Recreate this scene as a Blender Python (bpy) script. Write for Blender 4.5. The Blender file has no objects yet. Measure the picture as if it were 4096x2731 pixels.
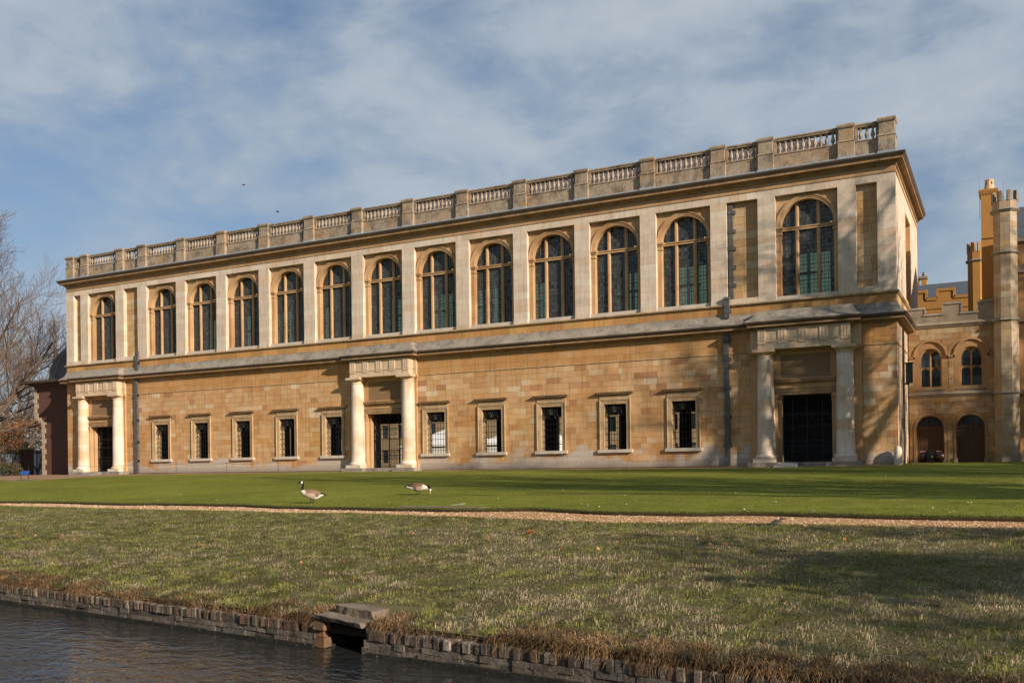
import bpy, math, random
import numpy as np
from mathutils import Matrix, Vector

rng = random.Random(7)
nrg = np.random.default_rng(7)
scene = bpy.context.scene
COL = scene.collection

# ------------------------------------------------------------------ camera
CAM = np.array([55.4958, -50.1904, 0.0225])
YAW, ROLL, FPX, HOR = 0.481358, 0.012529, 3774.35, 1873.02
Fv = Vector((-math.sin(YAW), math.cos(YAW), 0))
Rv = Vector((math.cos(YAW), math.sin(YAW), 0))
Uv = Vector((0, 0, 1))
c_, s_ = math.cos(ROLL), math.sin(ROLL)
camd = bpy.data.cameras.new("camera")
cam = bpy.data.objects.new("camera", camd)
COL.objects.link(cam)
scene.camera = cam
camd.sensor_width = 36.0
camd.lens = 36.0 * FPX / 4096
camd.shift_y = (HOR - 1365.5) / 4096
camd.clip_end = 3000
camd.clip_start = 0.1
rx = Rv * c_ - Uv * s_
ry = Rv * s_ + Uv * c_
rz = -Fv
cam.matrix_world = Matrix(((rx.x, ry.x, rz.x, CAM[0]), (rx.y, ry.y, rz.y, CAM[1]),
                           (rx.z, ry.z, rz.z, CAM[2]), (0, 0, 0, 1)))

# ------------------------------------------------------------------ light
SUN_AZ = math.radians(67.0)     # from the facade normal towards the right (south)
SUN_EL = math.radians(21.5)
sund = Vector((math.sin(SUN_AZ) * math.cos(SUN_EL), -math.cos(SUN_AZ) * math.cos(SUN_EL), math.sin(SUN_EL)))
sl = bpy.data.lights.new("sun", 'SUN')
sl.energy = 5.0
sl.angle = math.radians(0.55)
sl.color = (1.0, 0.86, 0.70)
so = bpy.data.objects.new("sun", sl)
COL.objects.link(so)
so.rotation_euler = sund.to_track_quat('Z', 'Y').to_euler()
so.location = (90, -70, 60)

scene.view_settings.view_transform = 'Standard'
scene.view_settings.look = 'None'
scene.view_settings.gamma = 1
scene.view_settings.use_curve_mapping = False
scene.view_settings.exposure = 0.46
scene.render.engine = 'CYCLES'
cy = scene.cycles
cy.max_bounces = 6
cy.diffuse_bounces = 3
cy.glossy_bounces = 3
cy.transmission_bounces = 4
cy.transparent_max_bounces = 12
cy.use_denoising = True
cy.caustics_reflective = False
cy.caustics_refractive = False
cy.sample_clamp_indirect = 6

world = bpy.data.worlds.new("World")
scene.world = world
world.use_nodes = True
wt = world.node_tree
for n_ in list(wt.nodes):
    wt.nodes.remove(n_)


class NT:
    """small helper to write node graphs"""
    def __init__(self, tree):
        self.t = tree

    def n(self, typ, **kw):
        nd = self.t.nodes.new(typ)
        ins = kw.pop('ins', {})
        for k, v in kw.items():
            setattr(nd, k, v)
        for k, v in ins.items():
            s = nd.inputs[k]
            if hasattr(v, 'is_output') or isinstance(v, bpy.types.NodeSocket):
                self.t.links.new(v, s)
            else:
                s.default_value = v
        return nd

    def link(self, a, b):
        self.t.links.new(a, b)

    def math(self, op, a, b=None, c=None, clamp=False):
        nd = self.n('ShaderNodeMath', operation=op, use_clamp=clamp)
        for i, v in enumerate((a, b, c)):
            if v is None:
                continue
            if isinstance(v, bpy.types.NodeSocket):
                self.link(v, nd.inputs[i])
            else:
                nd.inputs[i].default_value = v
        return nd.outputs[0]

    def mix(self, fac, a, b, typ='MIX'):
        nd = self.n('ShaderNodeMix', data_type='RGBA', blend_type=typ)
        for i, v in ((0, fac), (6, a), (7, b)):
            if isinstance(v, bpy.types.NodeSocket):
                self.link(v, nd.inputs[i])
            else:
                nd.inputs[i].default_value = v if i == 0 or len(v) == 4 else (*v, 1)
        return nd.outputs[2]

    def ramp(self, fac, stops, interp='LINEAR'):
        nd = self.n('ShaderNodeValToRGB')
        cr = nd.color_ramp
        cr.interpolation = interp
        while len(cr.elements) < len(stops):
            cr.elements.new(0.5)
        for e, (p, col) in zip(cr.elements, stops):
            e.position = p
            e.color = (*col, 1) if not isinstance(col, (int, float)) else (col, col, col, 1)
        self.link(fac, nd.inputs[0])
        return nd.outputs[0]

    def noise(self, vec, scale, detail=4, rough=0.55, dist=0.0):
        nd = self.n('ShaderNodeTexNoise', ins={'Scale': scale, 'Detail': detail, 'Roughness': rough, 'Distortion': dist})
        if vec is not None:
            self.link(vec, nd.inputs['Vector'])
        return nd.outputs[0]

    def mapping(self, vec, scale=(1, 1, 1), loc=(0, 0, 0), rot=(0, 0, 0)):
        nd = self.n('ShaderNodeMapping', ins={'Scale': scale, 'Location': loc, 'Rotation': rot})
        self.link(vec, nd.inputs['Vector'])
        return nd.outputs[0]


W = NT(wt)
sky = W.n('ShaderNodeTexSky', sky_type='NISHITA', sun_disc=False, sun_elevation=SUN_EL,
          sun_rotation=math.radians(180) - SUN_AZ, air_density=1.0, dust_density=0.6, ozone_density=1.3)
tc = W.n('ShaderNodeTexCoord')
sep = W.n('ShaderNodeSeparateXYZ', ins={0: tc.outputs['Generated']})
dirv = tc.outputs['Generated']
big = W.noise(W.mapping(dirv, scale=(1, 1, 1.9), loc=(3.4, 1.7, 0.4)), 2.1, 3, 0.5, 0.2)
mid = W.noise(W.mapping(dirv, scale=(1, 1, 2.3), loc=(1.4, 5.2, 0)), 5.5, 6, 0.55, 0.35)
fine = W.noise(W.mapping(dirv, scale=(1, 1, 1.8)), 17.0, 5, 0.55, 0.4)
cl = W.math('ADD', W.math('MULTIPLY', big, 0.52), W.math('MULTIPLY', mid, 0.56))
cl = W.math('ADD', cl, W.math('MULTIPLY', fine, 0.20))
lowb = W.math('MULTIPLY', W.math('SUBTRACT', 0.32, sep.outputs[2]), 0.10)
cl = W.math('ADD', cl, lowb)
mask = W.ramp(cl, [(0.0, 0.20), (0.48, 0.30), (0.58, 0.58), (0.69, 0.88), (1.0, 0.96)])
cloudc = W.ramp(cl, [(0.46, (2.4, 3.2, 4.45)), (0.60, (3.4, 4.15, 5.1)), (0.80, (4.9, 5.45, 6.0))])
skyc = W.mix(1.0, sky.outputs[0], (0.78, 0.88, 0.99), 'MULTIPLY')
final = W.mix(mask, skyc, cloudc)
bg = W.n('ShaderNodeBackground', ins={'Color': final, 'Strength': 0.074})
out = W.n('ShaderNodeOutputWorld')
W.link(bg.outputs[0], out.inputs[0])

# ------------------------------------------------------------------ materials
MATS = {}


def new_mat(name):
    m = bpy.data.materials.new(name)
    m.use_nodes = True
    t = m.node_tree
    for n_ in list(t.nodes):
        t.nodes.remove(n_)
    N = NT(t)
    o = N.n('ShaderNodeOutputMaterial')
    b = N.n('ShaderNodeBsdfPrincipled')
    N.link(b.outputs[0], o.inputs[0])
    b.inputs['Specular IOR Level'].default_value = 0.25
    MATS[name] = m
    return m, N, b, o


def pos(N):
    return N.n('ShaderNodeNewGeometry').outputs['Position']


def stone_mat(name, base=None, var=0.25, grime=0.0, streak=0.0, foot=0.0, warm=None, bump=0.25, rough=0.85, lichen=0.0, fscale=9.0, wscale=0.42):
    """weathered stone; base None reads the per-block colour attribute"""
    m, N, b, o = new_mat(name)
    P = pos(N)
    if base is None:
        col = N.n('ShaderNodeAttribute', attribute_name='col').outputs['Color']
    else:
        rgb = N.n('ShaderNodeRGB')
        rgb.outputs[0].default_value = (*base, 1)
        col = rgb.outputs[0]
    n1 = N.noise(P, 0.9, 5, 0.6)
    n2 = N.noise(P, fscale, 6, 0.65)
    f = N.math('ADD', N.math('MULTIPLY', n1, 1.0), N.math('MULTIPLY', n2, 0.8))
    f = N.math('SUBTRACT', f, 0.9)
    f = N.math('MULTIPLY_ADD', f, var * 2.2, 1.0)
    vm = N.n('ShaderNodeVectorMath', operation='SCALE', ins={0: col, 'Scale': f})
    col = vm.outputs[0]
    if warm is not None:
        w = N.noise(N.mapping(P, loc=(11, 3, 7)), wscale, 6, 0.66)
        col = N.mix(N.ramp(w, [(0.46, 0.0), (0.68, 0.75)]), col, warm)
    if streak > 0:
        sv = N.noise(N.mapping(P, scale=(4.2, 4.2, 0.30)), 1.5, 6, 0.65)
        col = N.mix(N.ramp(sv, [(0.49, 0.0), (0.70, streak)]), col, (0.17, 0.10, 0.055))
    if grime > 0:
        g = N.noise(N.mapping(P, loc=(5, 9, 2)), 1.7, 7, 0.7)
        col = N.mix(N.ramp(g, [(0.46, 0.0), (0.66, grime)]), col, (0.075, 0.062, 0.05))
    if lichen > 0:
        g = N.noise(N.mapping(P, loc=(2, 4, 8)), 6.0, 6, 0.7)
        col = N.mix(N.ramp(g, [(0.55, 0.0), (0.68, lichen)]), col, (0.50, 0.47, 0.42))
    if foot > 0:
        sp_ = N.n('ShaderNodeSeparateXYZ', ins={0: P})
        w = N.noise(N.mapping(P, scale=(1, 1, 1.3)), 0.55, 5, 0.62)
        zt = N.math('SUBTRACT', N.math('MULTIPLY', w, 4.4), N.math('ADD', sp_.outputs[2], 1.25))
        pale = N.ramp(zt, [(0.0, 0.0), (0.45, foot)])
        col = N.mix(pale, col, (0.47, 0.42, 0.36))
        zt2 = N.math('SUBTRACT', N.math('MULTIPLY', n2, 0.9), sp_.outputs[2])
        col = N.mix(N.ramp(zt2, [(0.0, 0.0), (0.35, 0.55)]), col, (0.16, 0.135, 0.11))
    N.link(col, b.inputs['Base Color'])
    b.inputs['Roughness'].default_value = rough
    bh = N.math('ADD', N.math('MULTIPLY', n2, 0.5), N.math('MULTIPLY', N.noise(P, 34.0, 4, 0.6), 0.5))
    bp = N.n('ShaderNodeBump', ins={'Strength': bump, 'Distance': 0.03, 'Height': bh})
    N.link(bp.outputs[0], b.inputs['Normal'])
    return m


def plain(name, col, rough=0.6, metal=0.0, spec=0.3, var=0.0, vscale=6.0, bump=0.0):
    m, N, b, o = new_mat(name)
    b.inputs['Base Color'].default_value = (*col, 1)
    b.inputs['Roughness'].default_value = rough
    b.inputs['Metallic'].default_value = metal
    b.inputs['Specular IOR Level'].default_value = spec
    if var or bump:
        P = pos(N)
        n2 = N.noise(P, vscale, 6, 0.65)
        f = N.math('MULTIPLY_ADD', N.math('SUBTRACT', n2, 0.5), var * 4, 1.0)
        rgb = N.n('ShaderNodeRGB')
        rgb.outputs[0].default_value = (*col, 1)
        vm = N.n('ShaderNodeVectorMath', operation='SCALE', ins={0: rgb.outputs[0], 'Scale': f})
        N.link(vm.outputs[0], b.inputs['Base Color'])
        if bump:
            bp = N.n('ShaderNodeBump', ins={'Strength': bump, 'Distance': 0.03, 'Height': n2})
            N.link(bp.outputs[0], b.inputs['Normal'])
    return m


def attr_mat(name, rough=0.8, var=0.2, vscale=20.0, spec=0.2, transl=0.0, bump=0.0):
    m, N, b, o = new_mat(name)
    col = N.n('ShaderNodeAttribute', attribute_name='col').outputs['Color']
    if var:
        n2 = N.noise(pos(N), vscale, 4, 0.6)
        f = N.math('MULTIPLY_ADD', N.math('SUBTRACT', n2, 0.5), var * 4, 1.0)
        col = N.n('ShaderNodeVectorMath', operation='SCALE', ins={0: col, 'Scale': f}).outputs[0]
        if bump:
            bp = N.n('ShaderNodeBump', ins={'Strength': bump, 'Distance': 0.02, 'Height': n2})
            N.link(bp.outputs[0], b.inputs['Normal'])
    N.link(col, b.inputs['Base Color'])
    b.inputs['Roughness'].default_value = rough
    b.inputs['Specular IOR Level'].default_value = spec
    if transl:
        tr = N.n('ShaderNodeBsdfTranslucent', ins={'Color': col})
        mx = N.n('ShaderNodeMixShader', ins={0: transl})
        N.link(b.outputs[0], mx.inputs[1])
        N.link(tr.outputs[0], mx.inputs[2])
        N.link(mx.outputs[0], o.inputs[0])
    return m


def glass_mat(name, tint, gloss=0.35, rough=0.03, dust=0.0):
    m, N, b, o = new_mat(name)
    N.t.nodes.remove(b)
    lw = N.n('ShaderNodeFresnel', ins={'IOR': 1.5})
    tr = N.n('ShaderNodeBsdfTransparent', ins={'Color': (*tint, 1)})
    gl = N.n('ShaderNodeBsdfGlossy', ins={'Color': (0.95, 0.93, 0.88, 1), 'Roughness': rough})
    if dust:
        at_ = N.n('ShaderNodeAttribute', attribute_name='col').outputs['Color']
        df = N.n('ShaderNodeBsdfDiffuse', ins={'Color': at_})
        m0 = N.n('ShaderNodeMixShader', ins={0: dust})
        N.link(tr.outputs[0], m0.inputs[1])
        N.link(df.outputs[0], m0.inputs[2])
        tr = m0
    mx = N.n('ShaderNodeMixShader')
    N.link(N.math('ADD', N.math('MULTIPLY', lw.outputs[0], 0.55), gloss * 0.05, clamp=True), mx.inputs[0])
    N.link(tr.outputs[0], mx.inputs[1])
    N.link(gl.outputs[0], mx.inputs[2])
    N.link(mx.outputs[0], o.inputs[0])
    return m


M_ASH = stone_mat('ashlar_ochre', None, var=0.20, warm=(0.42, 0.21, 0.075), streak=0.5, foot=0.85, bump=0.35)
M_ASHP = stone_mat('ashlar_pale', None, var=0.18, bump=0.3, streak=0.34, grime=0.16)
M_CORE = stone_mat('wall_core', (0.22, 0.14, 0.075), var=0.2)
M_REVEAL = stone_mat('ochre_stone', (0.46, 0.28, 0.13), var=0.25, warm=(0.36, 0.185, 0.075), bump=0.25)
M_ARCH = stone_mat('arch_stone', (0.46, 0.295, 0.155), var=0.25, warm=(0.30, 0.145, 0.06), streak=0.3, bump=0.25)
M_TRIM = stone_mat('trim_stone', (0.45, 0.315, 0.18), var=0.25, streak=0.5, grime=0.35, bump=0.3)
M_PALE = stone_mat('pale_stone', (0.62, 0.52, 0.40), var=0.14, streak=0.2, bump=0.2)
M_COL = stone_mat('column_stone', None, var=0.24, bump=0.3, warm=(0.46, 0.285, 0.145), wscale=0.75, streak=0.30)
M_CORN = stone_mat('cornice_stone', (0.34, 0.215, 0.112), var=0.3, streak=0.5, grime=0.5, bump=0.3)  # base darkened for the cornice's own shadow as well as staining
M_WEATH = stone_mat('weathered_grey_stone', (0.27, 0.237, 0.195), var=0.35, grime=0.6, lichen=0.35, bump=0.5)
M_BAL = stone_mat('balustrade_stone', (0.325, 0.26, 0.19), var=0.5, streak=0.35, grime=0.75, warm=(0.36, 0.215, 0.095), wscale=0.9, lichen=0.35, bump=0.6)
M_BALU = stone_mat('baluster_stone', (0.335, 0.275, 0.21), var=0.4, grime=0.5, lichen=0.3, bump=0.4)
M_LEAD = plain('lead_sheet', (0.27, 0.29, 0.31), 0.5, 0.0, 0.4, var=0.25, vscale=4)
M_ROOF = plain('roof_lead_brown', (0.10, 0.078, 0.07), 0.55, 0.0, 0.3, var=0.2, vscale=3)
M_IRON = plain('black_iron', (0.012, 0.012, 0.014), 0.5, 0.3, 0.4)
M_PIPE = plain('lead_pipe', (0.085, 0.083, 0.082), 0.55, 0.0, 0.4, var=0.45, vscale=5, bump=0.3)
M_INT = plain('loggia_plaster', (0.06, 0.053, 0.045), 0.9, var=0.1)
M_OAK = plain('dark_oak', (0.05, 0.035, 0.022), 0.6, var=0.2)
M_GLASS = glass_mat('leaded_glass', (0.42, 0.47, 0.39), 0.3, dust=0.34)
M_GLASSB = glass_mat('back_glass', (0.48, 0.62, 0.42), 0.3)
M_SILL = stone_mat('sill_stone', (0.55, 0.48, 0.40), var=0.15, grime=0.2, bump=0.3)


# ------------------------------------------------------------------ mesh builder
class MB:
    def __init__(self, T=None):
        self.v, self.f, self.c, self.m = [], [], [], []
        self.T = T
        self.col = (0.5, 0.5, 0.5)
        self.mi = 0

    def add(self, vs, fs, col=None):
        o = len(self.v)
        if self.T:
            vs = [self.T(*p) for p in vs]
        self.v.extend(vs)
        cc = col or self.col
        for f in fs:
            self.f.append(tuple(i + o for i in f))
            self.c.append(cc)
            self.m.append(self.mi)

    def quad(self, a, b, c, d, col=None):
        self.add([a, b, c, d], [(0, 1, 2, 3)], col)

    def box(self, x0, x1, y0, y1, z0, z1, col=None):
        self.add([(x0, y0, z0), (x1, y0, z0), (x1, y1, z0), (x0, y1, z0), (x0, y0, z1), (x1, y0, z1), (x1, y1, z1), (x0, y1, z1)],
                 [(0, 3, 2, 1), (4, 5, 6, 7), (0, 1, 5, 4), (1, 2, 6, 5), (2, 3, 7, 6), (3, 0, 4, 7)], col)

    def block(self, x0, x1, y, z0, z1, col=None, d=0.014, ch=0.007):
        """a facing stone: chamfered front, open back"""
        self.add([(x0, y + d, z0), (x1, y + d, z0), (x1, y + d, z1), (x0, y + d, z1),
                  (x0 + ch, y, z0 + ch), (x1 - ch, y, z0 + ch), (x1 - ch, y, z1 - ch), (x0 + ch, y, z1 - ch)],
                 [(4, 5, 6, 7), (0, 1, 5, 4), (1, 2, 6, 5), (2, 3, 7, 6), (3, 0, 4, 7)], col)

    def lathe(self, prof, cx, cy, n=12, z0=0.0, cols=None, a0=0.0, a1=2 * math.pi):
        full = abs(a1 - a0 - 2 * math.pi) < 1e-6
        k = n if full else n + 1
        o = []
        for r, z in prof:
            for i in range(k):
                a = a0 + (a1 - a0) * i / n
                o.append((cx + r * math.cos(a), cy + r * math.sin(a), z0 + z))
        fs = []
        nn = n
        base = len(self.v)
        for j in range(len(prof) - 1):
            for i in range(nn):
                i2 = (i + 1) % k if full else i + 1
                fs.append((j * k + i, j * k + i2, (j + 1) * k + i2, (j + 1) * k + i))
        if full:
            if prof[0][0] > 1e-4:
                fs.append(tuple(range(k - 1, -1, -1)))
            if prof[-1][0] > 1e-4:
                fs.append(tuple((len(prof) - 1) * k + i for i in range(k)))
        self.add(o, fs)
        if cols is not None:
            st = len(self.c) - len(fs)
            for j in range(len(prof) - 1):
                for i in range(nn):
                    self.c[st + j * nn + i] = cols[j]

    def tube(self, pts, rad, n=5, col=None, cap=True):
        pts = [Vector(p) for p in pts]
        k = len(pts)
        vs = []
        for i, p in enumerate(pts):
            d = (pts[min(i + 1, k - 1)] - pts[max(i - 1, 0)])
            d.normalize()
            u = d.cross(Vector((0, 0, 1)))
            if u.length < 1e-3:
                u = Vector((1, 0, 0))
            u.normalize()
            w = d.cross(u)
            r = rad[i] if isinstance(rad, (list, tuple)) else rad
            for j in range(n):
                a = 2 * math.pi * j / n
                vs.append(tuple(p + u * (r * math.cos(a)) + w * (r * math.sin(a))))
        fs = []
        for i in range(k - 1):
            for j in range(n):
                j2 = (j + 1) % n
                fs.append((i * n + j, i * n + j2, (i + 1) * n + j2, (i + 1) * n + j))
        if cap:
            fs.append(tuple(range(n - 1, -1, -1)))
            fs.append(tuple((k - 1) * n + j for j in range(n)))
        self.add(vs, fs, col)

    def sweep(self, path, prof, caps=True):
        """profile (outward, z) along an open plan path; outward is to the right of travel"""
        P = [Vector(p) for p in path]
        k = len(P)
        rows = []
        for i in range(k):
            def nrm(a, b):
                d = (b - a).normalized()
                return Vector((d.y, -d.x))
            if i == 0:
                m_ = nrm(P[0], P[1])
            elif i == k - 1:
                m_ = nrm(P[-2], P[-1])
            else:
                n1, n2 = nrm(P[i - 1], P[i]), nrm(P[i], P[i + 1])
                m_ = (n1 + n2) / (1 + n1.dot(n2))
            rows.append([(P[i].x + m_.x * p, P[i].y + m_.y * p, z) for p, z in prof])
        q = len(prof)
        vs = [v for r in rows for v in r]
        fs = []
        for i in range(k - 1):
            for j in range(q - 1):
                fs.append((i * q + j, (i + 1) * q + j, (i + 1) * q + j + 1, i * q + j + 1))
        if caps:
            fs.append(tuple(range(q - 1, -1, -1)))
            fs.append(tuple((k - 1) * q + j for j in range(q)))
        self.add(vs, fs)

    def wall(self, x0, x1, z0, z1, y0, y1, holes, back=True):
        """a slab with rectangular holes (hx0,hx1,hz0,hz1), reveals included"""
        xs = sorted({x0, x1, *[min(max(h[i], x0), x1) for h in holes for i in (0, 1)]})
        zs = sorted({z0, z1, *[min(max(h[i], z0), z1) for h in holes for i in (2, 3)]})

        def empty(i, j):
            if i < 0 or j < 0 or i >= len(xs) - 1 or j >= len(zs) - 1:
                return None
            xm, zm = (xs[i] + xs[i + 1]) / 2, (zs[j] + zs[j + 1]) / 2
            return any(h[0] < xm < h[1] and h[2] < zm < h[3] for h in holes)
        for i in range(len(xs) - 1):
            for j in range(len(zs) - 1):
                a, b, c, d = xs[i], xs[i + 1], zs[j], zs[j + 1]
                if empty(i, j):
                    continue
                self.quad((a, y0, c), (b, y0, c), (b, y0, d), (a, y0, d))
                if back:
                    self.quad((b, y1, c), (a, y1, c), (a, y1, d), (b, y1, d))
                if empty(i - 1, j) in (True, None):
                    self.quad((a, y1, c), (a, y0, c), (a, y0, d), (a, y1, d))
                if empty(i + 1, j) in (True, None):
                    self.quad((b, y0, c), (b, y1, c), (b, y1, d), (b, y0, d))
                if empty(i, j - 1) in (True, None):
                    self.quad((a, y0, c), (a, y1, c), (b, y1, c), (b, y0, c))
                if empty(i, j + 1) in (True, None):
                    self.quad((a, y0, d), (b, y0, d), (b, y1, d), (a, y1, d))

    def mesh(self, name, mats, smooth=False):
        me = bpy.data.meshes.new(name)
        me.from_pydata(self.v, [], self.f)
        if not isinstance(mats, (list, tuple)):
            mats = [mats]
        for m in mats:
            me.materials.append(m)
        if len(mats) > 1:
            me.polygons.foreach_set('material_index', self.m)
        at = me.color_attributes.new('col', 'FLOAT_COLOR', 'CORNER')
        lens = [len(f) for f in self.f]
        arr = np.repeat(np.array(self.c, dtype=np.float32).reshape(-1, 3), lens, axis=0)
        arr = np.hstack([arr, np.ones((len(arr), 1), np.float32)])
        at.data.foreach_set('color', arr.ravel())
        if smooth:
            me.polygons.foreach_set('use_smooth', [True] * len(self.f))
        me.update()
        return me

    def build(self, name, mats, parent=None, smooth=False, kind=None):
        return link(name, self.mesh(name, mats, smooth), parent, kind)


def link(name, me, parent=None, kind=None, loc=None):
    o = bpy.data.objects.new(name, me)
    COL.objects.link(o)
    if parent is not None:
        o.parent = parent
    if loc is not None:
        o.location = loc
    if kind:
        o['kind'] = kind
    return o


def tag(o, label, cat, group=None):
    o['label'] = label
    o['category'] = cat
    if group:
        o['group'] = group
    return o


def thing(name, label, cat, loc=(0, 0, 0), group=None, rotz=0.0):
    o = bpy.data.objects.new(name, None)
    COL.objects.link(o)
    o.location = loc
    o.rotation_euler = (0, 0, rotz)
    o.empty_display_size = 0.3
    return tag(o, label, cat, group)


def smooth_angle(me, ang=40):
    try:
        me.polygons.foreach_set('use_smooth', [True] * len(me.polygons))
        me.set_sharp_from_angle(angle=math.radians(ang))
    except Exception:
        pass


def jit(col, a, r=rng):
    k = 1 + r.uniform(-a, a)
    return tuple(max(0.0, c * k * (1 + r.uniform(-a * 0.25, a * 0.25))) for c in col)


# ------------------------------------------------------------------ ground shape
RIV = math.radians(-7.96)
ru = np.array([math.cos(RIV), math.sin(RIV)])
rn = np.array([-ru[1], ru[0]])
WATER = -2.0


def us(X, Y):
    dx, dy = X - CAM[0], Y - CAM[1]
    return dx * ru[0] + dy * ru[1], dx * rn[0] + dy * rn[1]


def xy(u, s):
    return CAM[0] + u * ru[0] + s * rn[0], CAM[1] + u * ru[1] + s * rn[1]


_lat = nrg.random((64, 64))


def vnoise(x, y, sc, ox=0.0):
    x = np.asarray(x, float) * sc + ox + 1000.0
    y = np.asarray(y, float) * sc + ox * 1.7 + 1000.0
    xi, yi = np.floor(x).astype(int), np.floor(y).astype(int)
    fx, fy = x - xi, y - yi
    fx, fy = fx * fx * (3 - 2 * fx), fy * fy * (3 - 2 * fy)
    g = lambda a, b: _lat[a % 64, b % 64]
    return (g(xi, yi) * (1 - fx) + g(xi + 1, yi) * fx) * (1 - fy) + (g(xi, yi + 1) * (1 - fx) + g(xi + 1, yi + 1) * fx) * fy


def fbm(x, y, sc, ox=0.0, n=4):
    r, a, t = 0.0, 1.0, 0.0
    for i in range(n):
        r = r + a * vnoise(x, y, sc * 2 ** i, ox + 7.3 * i)
        t += a
        a *= 0.55
    return r / t


S_WALL, S_LO, S_UP = 7.5, 17.7, 19.8


def gz(X, Y):
    """height of the ground"""
    X = np.asarray(X, float)
    Y = np.asarray(Y, float)
    u, s = us(X, Y)
    t = np.clip((s - S_WALL) / (S_LO - S_WALL), 0, 1)
    bank = -1.68 + 0.55 * t ** 0.9 + 0.10 * np.sin(math.pi * t) * (fbm(u, s, 0.35, 3.0) - 0.35)
    a = s - S_UP
    b = np.maximum(-2.2 - Y, 0.0)
    tt = np.clip(a / np.maximum(a + b, 1e-3), 0, 1)
    lawn = -1.10 + 0.98 * (1 - (1 - tt) ** 1.35)
    ramp = -0.12 + 0.12 * np.clip((Y + 2.2) / 2.2, 0, 1)
    z = np.where(s < S_LO, bank, np.where(s < S_UP, -1.13 + 0.03 * np.clip((s - S_LO) / (S_UP - S_LO), 0, 1), np.where(Y < -2.2, lawn, ramp)))
    return z


def gzf(X, Y):
    return float(gz(X, Y))
# ================================================================== the library
XL, XR, DEP = -10.55, 50.85, 13.0
LIB = thing('library_building', 'long two-storey honey stone library with arched upper windows and roof balustrade', 'building', (20.05, 0, 0))
LIB.location = (0, 0, 0)

OCH = (0.525, 0.318, 0.152)


def ochre(r=rng):
    k = r.random()
    if k < 0.03:
        c = (0.57, 0.43, 0.27)       # newer pale block
    elif k < 0.09:
        c = (0.56, 0.39, 0.215)
    elif k < 0.14:
        c = (0.41, 0.21, 0.09)     # rusty block
    elif k < 0.34:
        c = (0.495, 0.268, 0.10)
    elif k < 0.55:
        c = (0.555, 0.35, 0.175)
    else:
        c = OCH
    return jit(c, 0.055, r)


def ochre_z(z):
    c = ochre()
    if z > 5.9:                       # the blocks above the string are a deeper orange
        return jit(tuple(0.45 * a + 0.55 * b for a, b in zip(c, (0.43, 0.215, 0.07))), 0.05)
    if 3.3 < z < 5.9:
        k = rng.random()
        if k < 0.10:
            return jit((0.60, 0.455, 0.30), 0.06)
        if k < 0.16:
            return jit((0.40, 0.20, 0.10), 0.06)
        return jit(tuple(0.7 * a + 0.3 * b for a, b in zip(c, (0.55, 0.36, 0.205))), 0.04)
    return c


def pale(r=rng):
    k = r.random()
    if k < 0.09:
        c = (0.595, 0.465, 0.36)
    elif k < 0.28:
        c = (0.63, 0.54, 0.435)
    elif k < 0.36:
        c = (0.58, 0.45, 0.32)
    else:
        c = (0.605, 0.498, 0.39)
    return jit(c, 0.05, r)


BAYS = [4.0 * k for k in range(11)]
PORT = [(-6.45, 2.62), (20.05, 2.56), (46.42, 2.78)]     # centre, half width of the respond pilasters
GW = [4.0 * k - 0.07 for k in range(11) if k != 5]
openings = [(c - 0.675, c + 0.675, 1.03, 3.61) for c in GW]
core_holes = [(c - 0.72, c + 0.72, 0.98, 3.66) for c in GW] + [(c - 1.6, c + 1.6, 0.0, 3.80) for c, _ in PORT]
doors = [(c - 1.42, c + 1.42, 0.17, 3.67) for c, _ in PORT]

# core of the front wall
w = MB()
w.wall(XL + 0.02, XR - 0.02, 0.0, 8.5, 0.012, 0.60, core_holes)
w.build('front_wall_core', M_CORE, LIB)

# ---- ashlar blocks of the lower wall
stones = []


def courses(zs, x0, x1, blocked, T=None, colf=ochre, y=0.0, wmin=0.42, wmax=0.95):
    for z0, z1 in zip(zs[:-1], zs[1:]):
        segs = [(x0, x1)]
        for bx0, bx1, bz0, bz1 in blocked:
            if bz1 <= z0 + 0.02 or bz0 >= z1 - 0.02:
                continue
            ns = []
            for a, b in segs:
                if bx1 <= a or bx0 >= b:
                    ns.append((a, b))
                    continue
                if bx0 > a + 0.03:
                    ns.append((a, bx0))
                if bx1 < b - 0.03:
                    ns.append((bx1, b))
            segs = ns
        for a, b in segs:
            x = a
            while x < b - 1e-3:
                wd = rng.uniform(wmin, wmax)
                if rng.random() < 0.10:
                    wd *= 0.45
                xe = x + wd
                if b - xe < 0.22:
                    xe = b
                stones.append((x + 0.001, xe - 0.001, z0 + 0.001, z1 - 0.001, y + rng.uniform(-0.003, 0.002), colf(z0) if colf is ochre_z else colf(), T))
                x = xe


zc = [0.02, 0.36, 0.695, 1.03] + [1.03 + 2.58 / 8 * i for i in range(1, 9)] + [3.61 + 2.35 / 7 * i for i in range(1, 8)] + [6.03 + 1.07 / 3 * i for i in range(1, 4)]
blocked = openings + [(c - h, c + h, -1, 5.99) for c, h in PORT] + [(c - 2.3, c + 2.3, 5.9, 7.2) for c, _ in PORT]
courses(zc, XL, XR, blocked, None, ochre_z)
front_stones = stones
stones = []
TS = lambda a, b, c: (XR - b, a, c)
courses(zc, 0.0, DEP, [], TS)
south_stones = stones


def stone_key(s):
    x0, x1, z0, z1, y, col, T = s
    d = math.hypot((x0 + x1) / 2 - CAM[0], CAM[1])
    return (x1 - x0) * (z1 - z0) / d ** 2


front_stones.sort(key=stone_key, reverse=True)
for s in front_stones[:290]:
    b = MB(s[6])
    b.block(s[0], s[1], s[4], s[2], s[3], s[5])
    b.build('stone', M_ASH, LIB)
b = MB()
for s in front_stones[290:]:
    b.block(s[0], s[1], s[4], s[2], s[3], s[5])
b.build('stone_courses', M_ASH, LIB, kind='stuff')
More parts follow.
